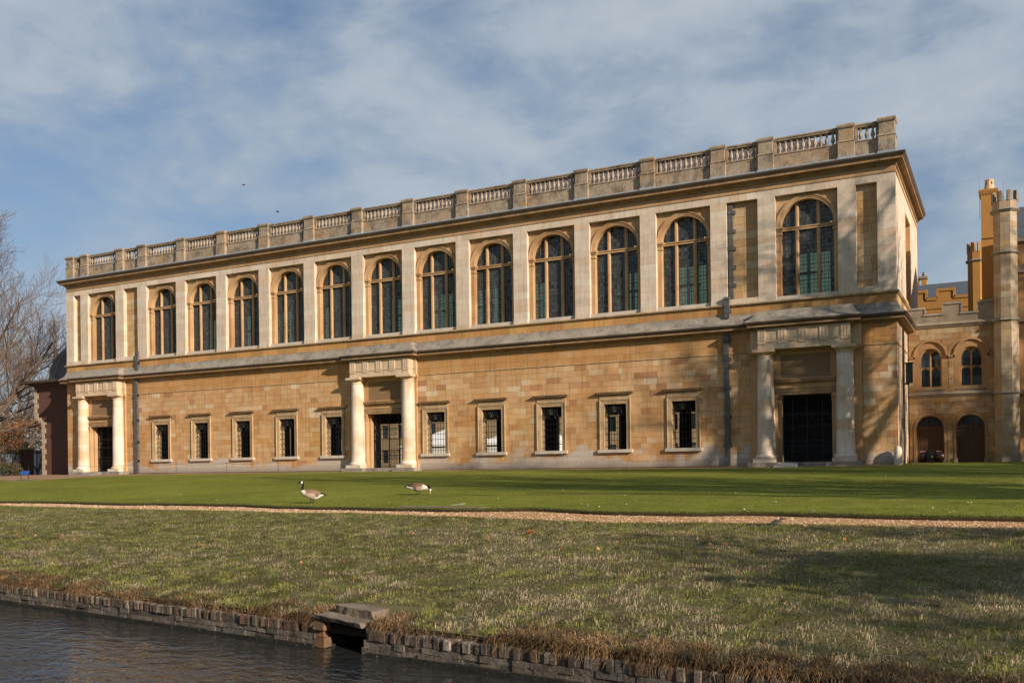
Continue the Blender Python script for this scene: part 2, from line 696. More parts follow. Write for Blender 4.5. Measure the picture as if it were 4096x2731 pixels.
# south end wall, lower and upper: bright limestone with rain streaks
b = MB(TS)
for s in south_stones:
    b.block(s[0], s[1], s[4], s[2], s[3], tuple(0.55 * q + 0.45 * p for q, p in zip(pale(), s[5])))
stones = []
courses([8.63 + 0.42 * i for i in range(15)], 0.36, DEP, [(5.2, 8.2, 9.0, 13.6)], TS, pale, wmin=0.5, wmax=1.1)
for s in stones:
    b.block(s[0], s[1], s[4], s[2], s[3], s[5])
M_SOUTH = stone_mat('south_wall_stone', None, var=0.15, streak=0.6, bump=0.25)
b.build('south_wall_stones', M_SOUTH, LIB, kind='stuff')
b = MB(TS)
b.wall(0.37, DEP, 0, 14.4, 0.012, 0.6, [(5.2, 8.2, 9.0, 13.6)])
b.box(5.1, 8.3, 0.45, 0.5, 8.9, 13.7)
b.build('south_wall_core', M_REVEAL, LIB)
b = MB()
b.box(XL + 0.0, XL + 0.6, 0.61, DEP, 0, 14.5)
b.build('north_wall', M_REVEAL, LIB)

# ---- thin string at the springing of the columns, plinth kerb
b = MB()
xs_cut = [XL] + [v for c, h in PORT for v in (c - h - 0.02, c + h + 0.02)] + [XR]
for i in range(0, len(xs_cut), 2):
    b.sweep([(xs_cut[i], 0), (xs_cut[i + 1], 0)], [(0.0, 5.955), (0.035, 5.97), (0.045, 6.0), (0.035, 6.02), (0.0, 6.035)])
b.sweep([(XR, 0), (XR, DEP)], [(0.0, 5.955), (0.035, 5.97), (0.045, 6.0), (0.035, 6.02), (0.0, 6.035)])
b.build('string_course', M_TRIM, LIB)

# ---- lower cornice with breaks over the porticos
brk = 0.46
path = [(XL, DEP)]
path += [(XL, 0)]
for c, h in PORT:
    path += [(c - 2.40, 0), (c - 2.40, -brk), (c + 2.40, -brk), (c + 2.40, 0)]
path += [(XR, 0), (XR, DEP)]
b = MB()
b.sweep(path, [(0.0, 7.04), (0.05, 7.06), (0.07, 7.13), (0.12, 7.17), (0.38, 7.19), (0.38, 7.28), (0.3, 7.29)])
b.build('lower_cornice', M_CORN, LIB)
b = MB()
b.sweep(path, [(0.485, 7.462), (0.47, 7.49), (0.32, 7.60), (0.19, 7.72), (0.10, 7.85), (0.05, 7.97), (0.03, 8.05), (0.0, 8.05)])
b.build('cornice_weathering', M_WEATH, LIB)
# plain band of blocks and string under the upper order
b = MB()
x = XL
while x < XR - 0.01:
    xe = min(x + rng.uniform(0.6, 1.3), XR)
    if XR - xe < 0.3:
        xe = XR
    q = MB()
    q.block(x + 0.001, xe - 0.001, -0.004, 8.052, 8.47, jit((0.45, 0.245, 0.09), 0.22))
    q.build('band_block', M_ASH, LIB)
    x = xe
b = MB(TS)
b.box(0.0, DEP, -0.004, 0.012, 8.052, 8.47, (0.50, 0.33, 0.17))
b.build('band_course_south', M_ASHP, LIB)
b = MB()
b.sweep([(XL, DEP), (XL, 0), (XR, 0), (XR, DEP)], [(0.0, 8.47), (0.06, 8.48), (0.13, 8.55), (0.13, 8.60), (0.05, 8.635), (0.0, 8.64)])
b.build('upper_string', M_TRIM, LIB)

# ---- upper order
PIL = [(XL, -9.67), (-8.88, -8.02), (-4.89, -4.0), (-2.5, -1.54)] + [(4.0 * k + 1.54, 4.0 * k + 2.46) for k in range(10)] + \
      [(41.54, 42.42), (44.08, 44.98), (48.11, 48.99), (49.99, XR)]
ZS, ZT = 8.64, 14.08
for a, c in PIL:
    p = MB()
    p.box(a + 0.008, c - 0.008, 0.012, 0.6, ZS, ZT - 0.001, (0.5, 0.43, 0.34))
    pl = p.build('pilaster', M_ASHP, LIB)
    q = MB()
    q.box(a - 0.0, c + 0.0, -0.03, 0.30, ZS, ZS + 0.27, pale())
    q.build('pilaster_base', M_ASHP, pl)
    n = 13
    h = (ZT - ZS - 0.272) / n
    for i in range(n):
        z0 = ZS + 0.272 + i * h
        q = MB()
        cc = pale()
        q.box(a, c, rng.uniform(-0.002, 0.002), 0.35, z0 + 0.0025, z0 + h - 0.0025, cc)
        q.build('block', M_ASHP, pl)
b = MB()
x = XL
while x < XR - 0.01:
    xe = min(x + rng.uniform(0.9, 1.7), XR)
    if XR - xe < 0.4:
        xe = XR
    q = MB()
    q.box(x + 0.0015, xe - 0.0015, 0.0, 0.35, ZT, 14.455, pale())
    q.build('architrave_block', M_ASHP, LIB)
    x = xe
b = MB()
b.sweep([(XL, DEP), (XL, 0), (XR, 0), (XR, DEP)], [(0.0, 14.455), (0.035, 14.46), (0.05, 14.54), (0.05, 14.57), (0.0, 14.585), (0.0, 14.80)])
b.build('frieze', M_ARCH, LIB)
b = MB()
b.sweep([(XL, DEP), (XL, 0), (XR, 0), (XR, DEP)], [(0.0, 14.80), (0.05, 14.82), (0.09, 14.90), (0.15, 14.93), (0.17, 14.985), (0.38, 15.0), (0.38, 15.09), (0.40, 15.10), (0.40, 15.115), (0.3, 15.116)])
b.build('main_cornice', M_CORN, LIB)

b = MB()
b.sweep([(XL, DEP), (XL, 0), (XR, 0), (XR, DEP)], [(0.52, 15.295), (0.52, 15.32), (0.25, 15.37), (-0.02, 15.43), (-0.8, 15.45)])
b.build('cornice_flashing', M_LEAD, LIB)

# sill course between the pilasters of the windows, blind panels
GAPW = [(-8.02, -4.89)] + [(4.0 * k - 1.54, 4.0 * k + 1.54) for k in range(11)] + [(44.98, 48.11)]
GAPP = [(-9.67, -8.88), (-4.0, -2.5), (42.42, 44.08), (48.99, 49.99)]
for a, c in GAPP:
    b = MB()
    b.box(a, c, 0.31, 0.6, ZS, ZT, (0.42, 0.26, 0.12))
    pn = b.build('blind_panel', M_REVEAL, LIB)
    b = MB()
    b.box(a, c, -0.02, 0.309, ZS, ZS + 0.26, pale())
    b.build('panel_sill', M_ASHP, pn)
    z = ZS + 0.262
    while z < ZT - 0.02:
        ze = z + 0.40
        if ZT - ze < 0.15:
            ze = ZT
        x = a
        while x < c - 0.01:
            xe = min(c, x + rng.uniform(0.55, 0.9))
            if c - xe < 0.25:
                xe = c
            q = MB()
            q.block(x + 0.002, xe - 0.002, 0.292, z + 0.002, ze - 0.002, jit(rng.choice([(0.50, 0.34, 0.18), (0.47, 0.30, 0.145), (0.54, 0.39, 0.235), (0.45, 0.27, 0.125)]), 0.06))
            q.build('stone', M_ASHP, pn)
            x = xe
        z = ze

M_CAME = plain('lead_came', (0.05, 0.052, 0.055), 0.6)
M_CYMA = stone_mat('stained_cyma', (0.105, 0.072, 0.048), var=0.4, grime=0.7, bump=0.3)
b = MB()
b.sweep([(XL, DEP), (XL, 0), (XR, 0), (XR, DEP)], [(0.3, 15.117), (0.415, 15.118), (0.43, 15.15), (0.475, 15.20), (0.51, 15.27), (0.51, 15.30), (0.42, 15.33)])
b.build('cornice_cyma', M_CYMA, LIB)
b = MB()
b.sweep(path, [(0.3, 7.291), (0.40, 7.292), (0.43, 7.32), (0.48, 7.38), (0.50, 7.42), (0.50, 7.46), (0.40, 7.47)])
b.build('lower_cyma', M_CYMA, LIB)
# ---- the great arched windows
AR, AZ, YA, YG = 1.30, 12.46, 0.25, 0.60


def arch_window(a, c, hw, split=False):
    cx = (a + c) / 2
    r = hw
    sill = ZS + 0.20
    b = MB()
    # jamb faces and spandrels at YA
    b.quad((a, YA, sill), (cx - r, YA, sill), (cx - r, YA, AZ), (a, YA, AZ))
    b.quad((cx + r, YA, sill), (c, YA, sill), (c, YA, AZ), (cx + r, YA, AZ))
    b.quad((a, YA, AZ), (cx - r, YA, AZ), (cx - r, YA, ZT), (a, YA, ZT))
    b.quad((cx + r, YA, AZ), (c, YA, AZ), (c, YA, ZT), (cx + r, YA, ZT))
    n = 24
    pa = [(cx - r * math.cos(math.pi * i / n), AZ + r * math.sin(math.pi * i / n)) for i in range(n + 1)]
    for (xa, za), (xb, zb) in zip(pa[:-1], pa[1:]):
        b.quad((xa, YA, za), (xb, YA, zb), (xb, YA, ZT), (xa, YA, ZT))
        b.quad((xa, YA, za), (xa, YG + 0.1, za), (xb, YG + 0.1, zb), (xb, YA, zb))
    for sx in (-1, 1):
        b.quad((cx + sx * r, YA, sill), (cx + sx * r, YG + 0.1, sill), (cx + sx * r, YG + 0.1, AZ), (cx + sx * r, YA, AZ))
    wn = b.build('arched_window', M_ARCH, LIB)
    # archivolt: three stepped rings
    b = MB()
    r2 = min((c - a) / 2 - 0.004, r + 0.235)
    prof = [(r - 0.002, YA), (r - 0.002, YA - 0.035), (r + 0.075, YA - 0.04), (r + 0.08, YA - 0.06), (r2 - 0.075, YA - 0.065), (r2 - 0.06, YA - 0.095), (r2, YA - 0.10), (r2, YA)]
    k = len(prof)
    vs = []
    for i in range(n + 1):
        t = math.pi * i / n
        for rr, y in prof:
            vs.append((cx - rr * math.cos(t), y, AZ + rr * math.sin(t)))
    fs = [(i * k + j, (i + 1) * k + j, (i + 1) * k + j + 1, i * k + j + 1) for i in range(n) for j in range(k - 1)]
    b.add(vs, fs)
    b.build('archivolt', M_ARCH, wn)
    for sx in (-1, 1):
        b = MB()
        x0, x1 = (a + 0.003, cx - r + 0.02) if sx < 0 else (cx + r - 0.02, c - 0.003)
        e = 0.05
        xo = (x1 if sx < 0 else x0)
        for z0, z1, pr in ((12.05, 12.11, 0.045), (12.11, 12.27, 0.012), (12.27, 12.36, 0.06), (12.36, 12.455, 0.12)):
            xa, xb = (x0, x1 + pr) if sx < 0 else (x0 - pr, x1)
            b.box(xa, xb, YA - pr, YG - 0.12, z0 + 0.001, z1)
        b.build('impost', M_ARCH, wn)
    b = MB()
    b.box(a + 0.002, c - 0.002, 0.12, YG + 0.12, ZS + 0.002, sill)
    b.build('sill', M_SILL, wn)
    mx = 0.53 * r / 1.3
    mw = 0.095
    for sx in (-1, 1):
        x = cx + sx * mx
        zt = AZ + math.sqrt(r * r - (abs(sx * mx)) ** 2) + 0.03
        b = MB()
        x0, x1 = x - mw, x + mw
        y0, y1 = YG - 0.14, YG + 0.06
        ch = 0.05
        for za, zb in ((sill, zt),):
            b.add([(x0, y1, za), (x0, y0 + ch, za), (x0 + ch, y0, za), (x1 - ch, y0, za), (x1, y0 + ch, za), (x1, y1, za),
                   (x0, y1, zb), (x0, y0 + ch, zb), (x0 + ch, y0, zb), (x1 - ch, y0, zb), (x1, y0 + ch, zb), (x1, y1, zb)],
                  [(0, 1, 7, 6), (1, 2, 8, 7), (2, 3, 9, 8), (3, 4, 10, 9), (4, 5, 11, 10)])
        b.build('mullion', M_ARCH, wn)
    b = MB()
    b.sweep([(cx - r, YG - 0.10), (cx + r, YG - 0.10)], [(0, 12.27), (0.05, 12.28), (0.05, 12.38), (0.09, 12.40), (0.09, 12.46), (0, 12.48)])
    b.build('transom', M_ARCH, wn)
    # leaded panes: every quarry is tilted a little in its lead
    g, ld = MB(), MB()
    lights = [(-r, -mx - mw), (-mx + mw, mx - mw), (mx + mw, r)]
    for x0, x1 in lights:
        nx = max(2, round((x1 - x0) / 0.165))
        dx = (x1 - x0) / nx
        zz_ = [(sill, 12.29)]
        zz_.append((12.47, AZ + r))
        for za, zb in zz_:
            nz = round((zb - za) / 0.205)
            dz = (zb - za) / nz
            for i in range(nx):
                for j in range(nz):
                    xa, xb = x0 + i * dx, x0 + (i + 1) * dx
                    zl = za + j * dz
                    if zl > AZ and math.hypot(min(abs(xa), abs(xb)) if xa * xb > 0 else 0, zl - AZ) > r:
                        continue
                    t1, t2 = rng.gauss(0, 0.05), rng.gauss(0, 0.05)
                    hh = dz / 2
                    hx = dx / 2
                    gv = max(0.05, rng.gauss(0.16, 0.045))
                    if split:
                        g = MB()
                    g.quad((cx + xa, YG - t1 * hx - t2 * hh, zl), (cx + xb, YG + t1 * hx - t2 * hh, zl), (cx + xb, YG + t1 * hx + t2 * hh, zl + dz), (cx + xa, YG - t1 * hx + t2 * hh, zl + dz), (gv * 0.93, gv * 1.0, gv * 0.94))
                    if split:
                        g.build('pane', M_GLASS, wn)
            for i in range(nx + 1):
                xa = x0 + i * dx
                top = zb
                if zb > AZ:
                    top = AZ + math.sqrt(max(0.0, r * r - xa * xa)) + 0.02
                if top > za:
                    ld.box(cx + xa - 0.008, cx + xa + 0.008, YG - 0.012, YG + 0.012, za, top)
            for j in range(nz + 1):
                zl = za + j * dz
                th = 0.020 if j % 4 == 0 else 0.008
                if zl > AZ:
                    hxr = math.sqrt(max(0.0, r * r - (zl - AZ) ** 2)) + 0.02
                    xa, xb = max(x0, -hxr), min(x1, hxr)
                else:
                    xa, xb = x0, x1
                if xb > xa:
                    ld.box(cx + xa, cx + xb, YG - 0.014, YG + 0.010, zl - th, zl + th)
    if not split:
        g.build('leaded_panes', M_GLASS, wn, kind='stuff')
    ld.build('lead_lattice', M_CAME, wn, kind='stuff')


for a, c in GAPW:
    arch_window(a, c, 1.30 if c - a < 3.1 else 1.33, split=(a > 44))

# ---- ground floor windows
gmesh = {}


def ground_window(c):
    o = 0.675
    b = MB()
    for x0, x1, z0, z1, p in ((c - o - 0.27, c - o + 0.0, 1.03, 3.61 + 0.0, 0), (c + o, c + o + 0.27, 1.03, 3.61, 0)):
        pass
    # architrave, two fasciae and a fillet, mitred at the corners
    path = [(c - o - 0.0, 1.031), (c - o, 3.612), (c + o, 3.612), (c + o, 1.031)]
    prof = [(0.0, 0.02), (0.0, -0.035), (0.11, -0.04), (0.115, -0.055), (0.20, -0.06), (0.21, -0.09), (0.255, -0.095), (0.255, 0.01)]
    rows = []
    for i, (x, z) in enumerate(path):
        sx = -1 if i < 2 else 1
        rows.append([(x + sx * d, y, z + (d if i in (1, 2) else 0)) for d, y in prof])
    k = len(prof)
    b.add([v for r_ in rows for v in r_], [(i * k + j, i * k + j + 1, (i + 1) * k + j + 1, (i + 1) * k + j) for i in range(3) for j in range(k - 1)])
    # reveals in depth
    b.box(c - o - 0.25, c - o, 0.018, 0.62, 1.03, 3.61)
    b.box(c + o, c + o + 0.25, 0.018, 0.62, 1.03, 3.61)
    b.box(c - o, c + o, 0.018, 0.62, 3.612, 3.7)
    wn = b.build('ground_window', M_TRIM, LIB)
    b = MB()
    b.box(c - o - 0.26, c + o + 0.26, -0.04, 0.0, 3.875, 4.10)
    b.build('window_frieze', M_TRIM, wn)
    b = MB()
    b.sweep([(c - o - 0.27, 0.0), (c - o - 0.27, -0.035), (c + o + 0.27, -0.035), (c + o + 0.27, 0.0)],
            [(0, 4.10), (0.04, 4.12), (0.06, 4.16), (0.17, 4.18), (0.17, 4.22), (0.22, 4.255), (0.22, 4.275), (0.05, 4.30), (0, 4.30)])
    b.build('window_cornice', M_CORN, wn)
    b = MB()
    b.box(c - o - 0.36, c + o + 0.36, -0.15, 0.6, 0.85, 1.029)
    b.build('sill', M_SILL, wn)
    y = 0.10
    b = MB()
    for i in range(1, 7):
        x = c - o + 2 * o * i / 7
        q = MB()
        q.box(x - 0.011, x + 0.011, y - 0.011, y + 0.011, 1.03, 2.93)
        q.build('bar', M_IRON, wn)
    for j in range(6):
        z = 1.22 + j * 0.342
        q = MB()
        q.box(c - o, c + o, y - 0.03, y - 0.012, z - 0.014, z + 0.014)
        q.build('bar', M_IRON, wn)
    q = MB()
    for rr in (0.20, 0.40, 0.62):
        pts = [(c - rr * math.cos(math.pi * t / 16), y, 2.95 + rr * math.sin(math.pi * t / 16)) for t in range(17)]
        q.tube(pts, 0.016, 4)
    for t in range(1, 12):
        a_ = math.pi * t / 12
        r1 = min(0.66 / max(abs(math.cos(a_)), 1e-3), 0.66 / max(abs(math.sin(a_)), 1e-3))
        q.tube([(c - 0.2 * math.cos(a_), y, 2.95 + 0.2 * math.sin(a_)), (c - r1 * math.cos(a_), y, 2.95 + r1 * math.sin(a_))], 0.013, 4)
        rr = 0.5
        for s2 in (-1, 1):
            cxx, czz = c - 0.51 * math.cos(a_ + s2 * 0.07), 2.95 + 0.51 * math.sin(a_ + s2 * 0.07)
            q.tube([(cxx + 0.045 * math.cos(v), y, czz + 0.045 * math.sin(v)) for v in [2 * math.pi * g_ / 6 for g_ in range(7)]], 0.010, 3)
    q.build('fan_grille', M_IRON, wn)


for c in GW:
    ground_window(c)

# ---- porticos
def colcol(r=rng):
    return jit(rng.choice([(0.66, 0.56, 0.45), (0.64, 0.52, 0.40), (0.68, 0.59, 0.48), (0.60, 0.44, 0.29), (0.67, 0.57, 0.46), (0.66, 0.56, 0.45)]), 0.04)


def column(parent, cx, cyy):
    nd = 9
    prof, cols = [(0.0, 0.37), (0.56, 0.37), (0.58, 0.41), (0.585, 0.45), (0.56, 0.50), (0.52, 0.52), (0.50, 0.56), (0.465, 0.62)], []
    cols = [colcol()] * (len(prof) - 1)
    zprev = 0.62
    cuts = [0.62 + (5.62 - 0.62) * (i / nd) for i in range(nd + 1)]
    for i in range(nd):
        cc = colcol()
        z1 = cuts[i + 1]
        f0 = (z1 - 0.62) / 5.0
        r1 = 0.455 - 0.06 * max(0, f0 - 0.2) ** 1.3
        prof += [(r1 + 0.000, z1 - 0.004), (r1 - 0.004, z1)]
        cols += [cc, tuple(q * 0.6 for q in cc)]
    r = prof[-1][0]
    for rr, z in ((r + 0.03, 5.63), (r + 0.035, 5.66), (r, 5.68), (r, 5.75), (r + 0.02, 5.77), (r + 0.09, 5.83), (r + 0.12, 5.89)):
        prof.append((rr, z))
        cols.append((0.60, 0.45, 0.31))
    b = MB()
    b.lathe(prof, cx, cyy, 20, cols=cols)
    me = b.mesh('column', M_COL)
    smooth_angle(me, 30)
    o = link('column', me, parent)
    b = MB()
    b.box(cx - 0.56, cx + 0.56, cyy - 0.56, -0.005, 5.89, 6.03, (0.58, 0.45, 0.31))
    b.build('abacus', M_COL, o)
    b = MB()
    b.box(cx - 0.585, cx + 0.585, cyy - 0.585, -0.005, 0.17, 0.37, (0.60, 0.52, 0.42))
    b.build('plinth', M_COL, o)
    return o


def portico(c, h, kind):
    b = MB()
    P0 = MB()
    P0.col = (0.5, 0.36, 0.21)
    # wall between the columns with panel and door surround
    P0.wall(c - h + 0.02, c + h - 0.02, 0.17, 6.03, 0.0, 0.6, [(c - 1.42, c + 1.42, 0.1, 3.67), (c - 1.25, c + 1.25, 4.55, 5.75)])
    P0.quad((c - 1.25, 0.14, 4.55), (c + 1.25, 0.14, 4.55), (c + 1.25, 0.14, 5.75), (c - 1.25, 0.14, 5.75))
    pt = P0.build('portico', M_REVEAL, LIB)
    b = MB()
    b.wall(c - 1.245, c + 1.245, 4.555, 5.745, 0.085, 0.139, [(c - 1.08, c + 1.08, 4.72, 5.58)])
    b.build('panel_frame', M_REVEAL, pt)
    for i in range(2):
        column(pt, c + (-1.98, 1.98)[i], -0.19)
    # respond pilasters behind the columns
    for sx in (-1, 1):
        b = MB()
        xo = c + sx * h
        xi = c + sx * (h - 0.62 - (h - 2.56))
        x0, x1 = min(xo, xi), max(xo, xi)
        b.box(x0, x1, -0.11, 0.3, 0.17, 5.60)
        for z0, z1, pr in ((5.60, 5.66, 0.03), (5.66, 5.78, 0.0), (5.78, 5.88, 0.05), (5.88, 6.03, 0.10), (0.17, 0.38, 0.12), (0.38, 0.50, 0.09), (0.50, 0.60, 0.04)):
            b.box(x0 - pr, x1 + pr, -0.112 - pr, 0.29, z0, z1)
        b.build('respond_pilaster', M_REVEAL, pt)
    # entablature
    b = MB()
    b.box(c - 2.30, c + 2.30, -0.59, -0.004, 6.03, 6.395, (0.60, 0.46, 0.31))
    b.box(c - 2.33, c + 2.33, -0.62, -0.004, 6.395, 6.45, (0.56, 0.42, 0.28))
    b.box(c - 2.30, c + 2.30, -0.59, -0.004, 6.45, 7.10, (0.58, 0.44, 0.30))
    for sx in (-1, 1):
        x0, x1 = sorted((c + sx * 2.301, c + sx * (h + 0.0)))
        b.box(x0, x1, -0.13, 0.2, 6.031, 6.395, (0.56, 0.42, 0.27))
        b.box(x0, x1 + 0.0, -0.15, 0.2, 6.395, 6.45, (0.56, 0.42, 0.27))
        b.box(x0, x1, -0.13, 0.2, 6.45, 7.10, (0.56, 0.42, 0.27))
    b.build('entablature', M_ASHP, pt)
    for i in range(5):
        x = c - 2.07 + 4.14 * i / 4
        b = MB()
        b.col = (0.60, 0.46, 0.32)
        for q in (-0.15, 0.0, 0.15):
            b.box(x + q - 0.052, x + q + 0.052, -0.635, -0.588, 6.452, 7.0)
        b.box(x - 0.21, x + 0.21, -0.612, -0.589, 6.452, 7.03)
        b.box(x - 0.21, x + 0.21, -0.645, -0.588, 7.0, 7.07)
        b.box(x - 0.21, x + 0.21, -0.625, -0.588, 6.345, 6.393)
        for q in range(6):
            b.box(x - 0.19 + q * 0.065, x - 0.19 + q * 0.065 + 0.045, -0.622, -0.588, 6.30, 6.344)
        b.build('triglyph', M_ASHP, pt)
    # door case
    b = MB()
    b.sweep([(c - 1.50, 0.0), (c + 1.50, 0.0)], [(0.0, 3.67), (0.045, 3.675), (0.045, 3.80), (0.07, 3.81), (0.07, 3.97), (0.10, 3.98), (0.10, 4.02), (0.0, 4.03)])
    b.sweep([(c - 1.52, 0.0), (c + 1.52, 0.0)], [(0.0, 4.24), (0.05, 4.26), (0.08, 4.31), (0.19, 4.33), (0.19, 4.38), (0.23, 4.43), (0.23, 4.45), (0.03, 4.50), (0, 4.50)])
    b.build('door_cornice', M_CORN, pt)
    for sx in (-1, 1):
        b = MB()
        x0, x1 = sorted((c + sx * 1.72, c + sx * 1.419))
        b.box(x0, x1, -0.05, 0.02, 0.17, 3.30)
        xi = c + sx * 1.42
        # inner jamb
        x2, x3 = sorted((xi, xi - sx * 0.16))
        b.box(x2, x3, 0.25, 0.9, 0.17, 3.30)
        for z0, z1, pr in ((3.30, 3.35, 0.03), (3.35, 3.46, 0.01), (3.46, 3.54, 0.04), (3.54, 3.669, 0.075)):
            b.box(x0 - pr, x1 + pr, -0.052 - pr, 0.6, z0, z1)
            b.box(x2 - pr * 0.6, x3 + pr * 0.6, 0.25 - pr, 0.9, z0, z1)
        b.box(x0 - 0.06, x1 + 0.06, -0.12, 0.3, 0.17, 0.62)
        b.build('door_jamb', M_ARCH, pt)
    # steps
    b = MB()
    for sx in (-1, 1):
        b.box(c + sx * 1.98 - 0.86, c + sx * 1.98 + 0.82, -0.92, 0.02, -0.1, 0.169)
    b.box(c - 1.16, c + 1.12, -0.55, 0.9, -0.1, 0.168)
    b.build('step', M_WEATH, pt)
    # iron gate
    y = 0.55
    g = MB()
    gx0, gx1, gt = c - 1.26, c + 1.26, 3.66
    for x in (gx0 + 0.03, c - 0.75, c - 0.02, c + 0.75, gx1 - 0.03):
        g.box(x - 0.028, x + 0.028, y - 0.028, y + 0.028, 0.17, gt)
    for z in (0.25, 0.75, 1.00, 1.30, 2.02, 2.10, 2.62, 2.72, 3.55):
        g.box(gx0, gx1, y - 0.02, y + 0.02, z - 0.02, z + 0.02)
    gate = g.build('gate', M_IRON, pt)
    nb = 21
    bm_ = MB()
    bm_.box(-0.010, 0.010, -0.010, 0.010, 0.17, 2.02)
    bm2 = MB()
    bm2.box(-0.010, 0.010, -0.010, 0.010, 2.62, gt)
    me1, me2 = bm_.mesh('bar', M_IRON), bm2.mesh('bar', M_IRON)
    for i in range(nb):
        x = gx0 + (gx1 - gx0) * (i + 0.5) / nb
        link('bar', me1, gate, loc=(x, y, 0))
        link('bar', me2, gate, loc=(x, y, 0))
    sc = MB()
    for (z0, z1) in ((0.78, 0.98), (1.04, 1.27), (2.12, 2.60)):
        nsc = 9
        dx = (gx1 - gx0) / nsc
        for i in range(nsc):
            xc, zc_ = gx0 + (i + 0.5) * dx, (z0 + z1) / 2
            for sx in (-1, 1):
                pts = []
                for t in range(13):
                    a_ = t / 12 * 2.4 * math.pi
                    rr = 0.14 * (1 - t / 15)
                    pts.append((xc + sx * (0.07 - rr * 0.55 * math.cos(a_)), y, zc_ + rr * (z1 - z0) / 0.30 * math.sin(a_)))
                sc.tube(pts, 0.012, 3)
    sc.build('scrollwork', M_IRON, gate, kind='stuff')


for i, (c, h) in enumerate(PORT):
    portico(c, h, i)

# ---- parapet: plinth, piers, balusters, rail
PIERS = [(XL + 0.02, -9.72), (-8.83, -8.07), (-4.83, -4.06), (-2.42, -1.62)] + [(4.0 * k + 1.61, 4.0 * k + 2.39) for k in range(10)] + \
        [(41.60, 42.36), (44.15, 44.91), (48.18, 48.93), (50.10, XR)]
ZP0, ZP1, ZR0, ZR1 = 15.43, 16.32, 16.98, 17.16
for a, c in PIERS:
    b = MB()
    b.box(a - 0.02, c + 0.02, -0.01, 0.80, ZP0 + 0.14, ZP1)
    b.sweep([(a - 0.02, 0.8), (a - 0.02, -0.01), (c + 0.02, -0.01), (c + 0.02, 0.8)], [(0.0, ZP1 - 0.02), (0.03, ZP1), (0.03, ZP1 + 0.03), (-0.03, ZP1 + 0.09)])
    b.box(a + 0.01, c - 0.01, 0.02, 0.77, ZP1, ZR0 + 0.02)
    pr = b.build('balustrade_pier', M_BAL, LIB)
    b = MB()
    b.box(a - 0.06, c + 0.06, -0.05, 0.85, ZP0, ZP0 + 0.139)
    b.build('pier_flashing', M_LEAD, pr)
    b = MB()
    b.sweep([(a, 0.78), (a, 0.0), (c, 0.0), (c, 0.78)], [(0.0, ZR0 + 0.02), (0.03, ZR0 + 0.04), (0.07, ZR0 + 0.12), (0.07, ZR1 + 0.02), (0.0, ZR1 + 0.07)])
    b.quad((a, 0.0, ZR1 + 0.07), (c, 0.0, ZR1 + 0.07), (c, 0.78, ZR1 + 0.07), (a, 0.78, ZR1 + 0.07))
    b.build('pier_cap', M_BAL, pr)
bp_ = MB()
prof = [(0.092, 0.0), (0.092, 0.035), (0.052, 0.07), (0.058, 0.09), (0.102, 0.20), (0.108, 0.25), (0.085, 0.34), (0.055, 0.45), (0.05, 0.54), (0.07, 0.56), (0.055, 0.585), (0.088, 0.62), (0.092, 0.66)]
bp_.lathe(prof, 0, 0, 10)
bal_me = bp_.mesh('baluster', M_BALU)
smooth_angle(bal_me, 60)
for (a0, a1), (b0, b1) in zip(PIERS[:-1], PIERS[1:]):
    x0, x1 = a1 + 0.021, b0 - 0.021
    b = MB()
    b.box(x0, x1, 0.19, 0.68, ZP0 + 0.12, ZP1 - 0.06)
    b.box(x0, x1, 0.155, 0.72, ZP1 - 0.06, ZP1 + 0.005)
    pp = b.build('parapet_plinth', M_BAL, LIB)
    b = MB()
    b.box(x0 - 0.02, x1 + 0.02, 0.06, 0.72, ZP0, ZP0 + 0.119)
    b.build('flashing', M_LEAD, pp)
    b = MB()
    b.sweep([(x0, 0.20), (x1, 0.20)], [(0.0, ZR0 - 0.01), (0.03, ZR0), (0.03, ZR0 + 0.05), (0.07, ZR0 + 0.09), (0.07, ZR1 - 0.02), (0.02, ZR1), (-0.42, ZR1), (-0.42, ZR0 - 0.01), (0, ZR0 - 0.01)])
    b.build('rail', M_BAL, pp)
    n = max(1, int((x1 - x0) / 0.315))
    for sx in (0, 1):
        q = MB()
        xa = x0 if sx == 0 else x1 - 0.13
        q.box(xa, xa + 0.13, 0.20, 0.44, ZP1 + 0.006, ZR0 - 0.011)
        q.build('half_die', M_BAL, pp)
    n = max(1, int((x1 - x0 - 0.26) / 0.27))
    dx = (x1 - x0 - 0.26) / n
    for i in range(n):
        link('baluster', bal_me, pp, loc=(x0 + 0.13 + (i + 0.5) * dx, 0.30, ZP1 + 0.002))

# ---- roof behind the parapet
b = MB()
RX0, RX1, RZ0, RZ1 = -9.6, 49.9, 15.45, 19.1
hy0, hy1, hm = 1.0, 12.4, 6.6
rg0, rg1 = RX0 + 6.0, RX1 - 4.6
b.quad((RX0, hy0, RZ0), (RX1, hy0, RZ0), (rg1, hm, RZ1), (rg0, hm, RZ1))
b.quad((RX1, hy1, RZ0), (RX0, hy1, RZ0), (rg0, hm, RZ1), (rg1, hm, RZ1))
b.add([(RX1, hy0, RZ0), (RX1, hy1, RZ0), (rg1, hm, RZ1)], [(0, 1, 2)])
b.add([(RX0, hy1, RZ0), (RX0, hy0, RZ0), (rg0, hm, RZ1)], [(0, 1, 2)])
rf = b.build('roof', M_ROOF, LIB)
q = MB()
x = RX0 + 0.4
while x < RX1:
    f = 1.0
    if x < rg0:
        f = (x - RX0) / (rg0 - RX0)
    if x > rg1:
        f = (RX1 - x) / (RX1 - rg1)
    q.tube([(x, hy0, RZ0 + 0.02), (x, hy0 + (hm - hy0) * f, RZ0 + (RZ1 - RZ0) * f + 0.02)], 0.035, 4)
    x += 0.75
q.build('roof_rolls', plain('roof_roll', (0.17, 0.135, 0.12), 0.5), rf, kind='stuff')
b = MB()
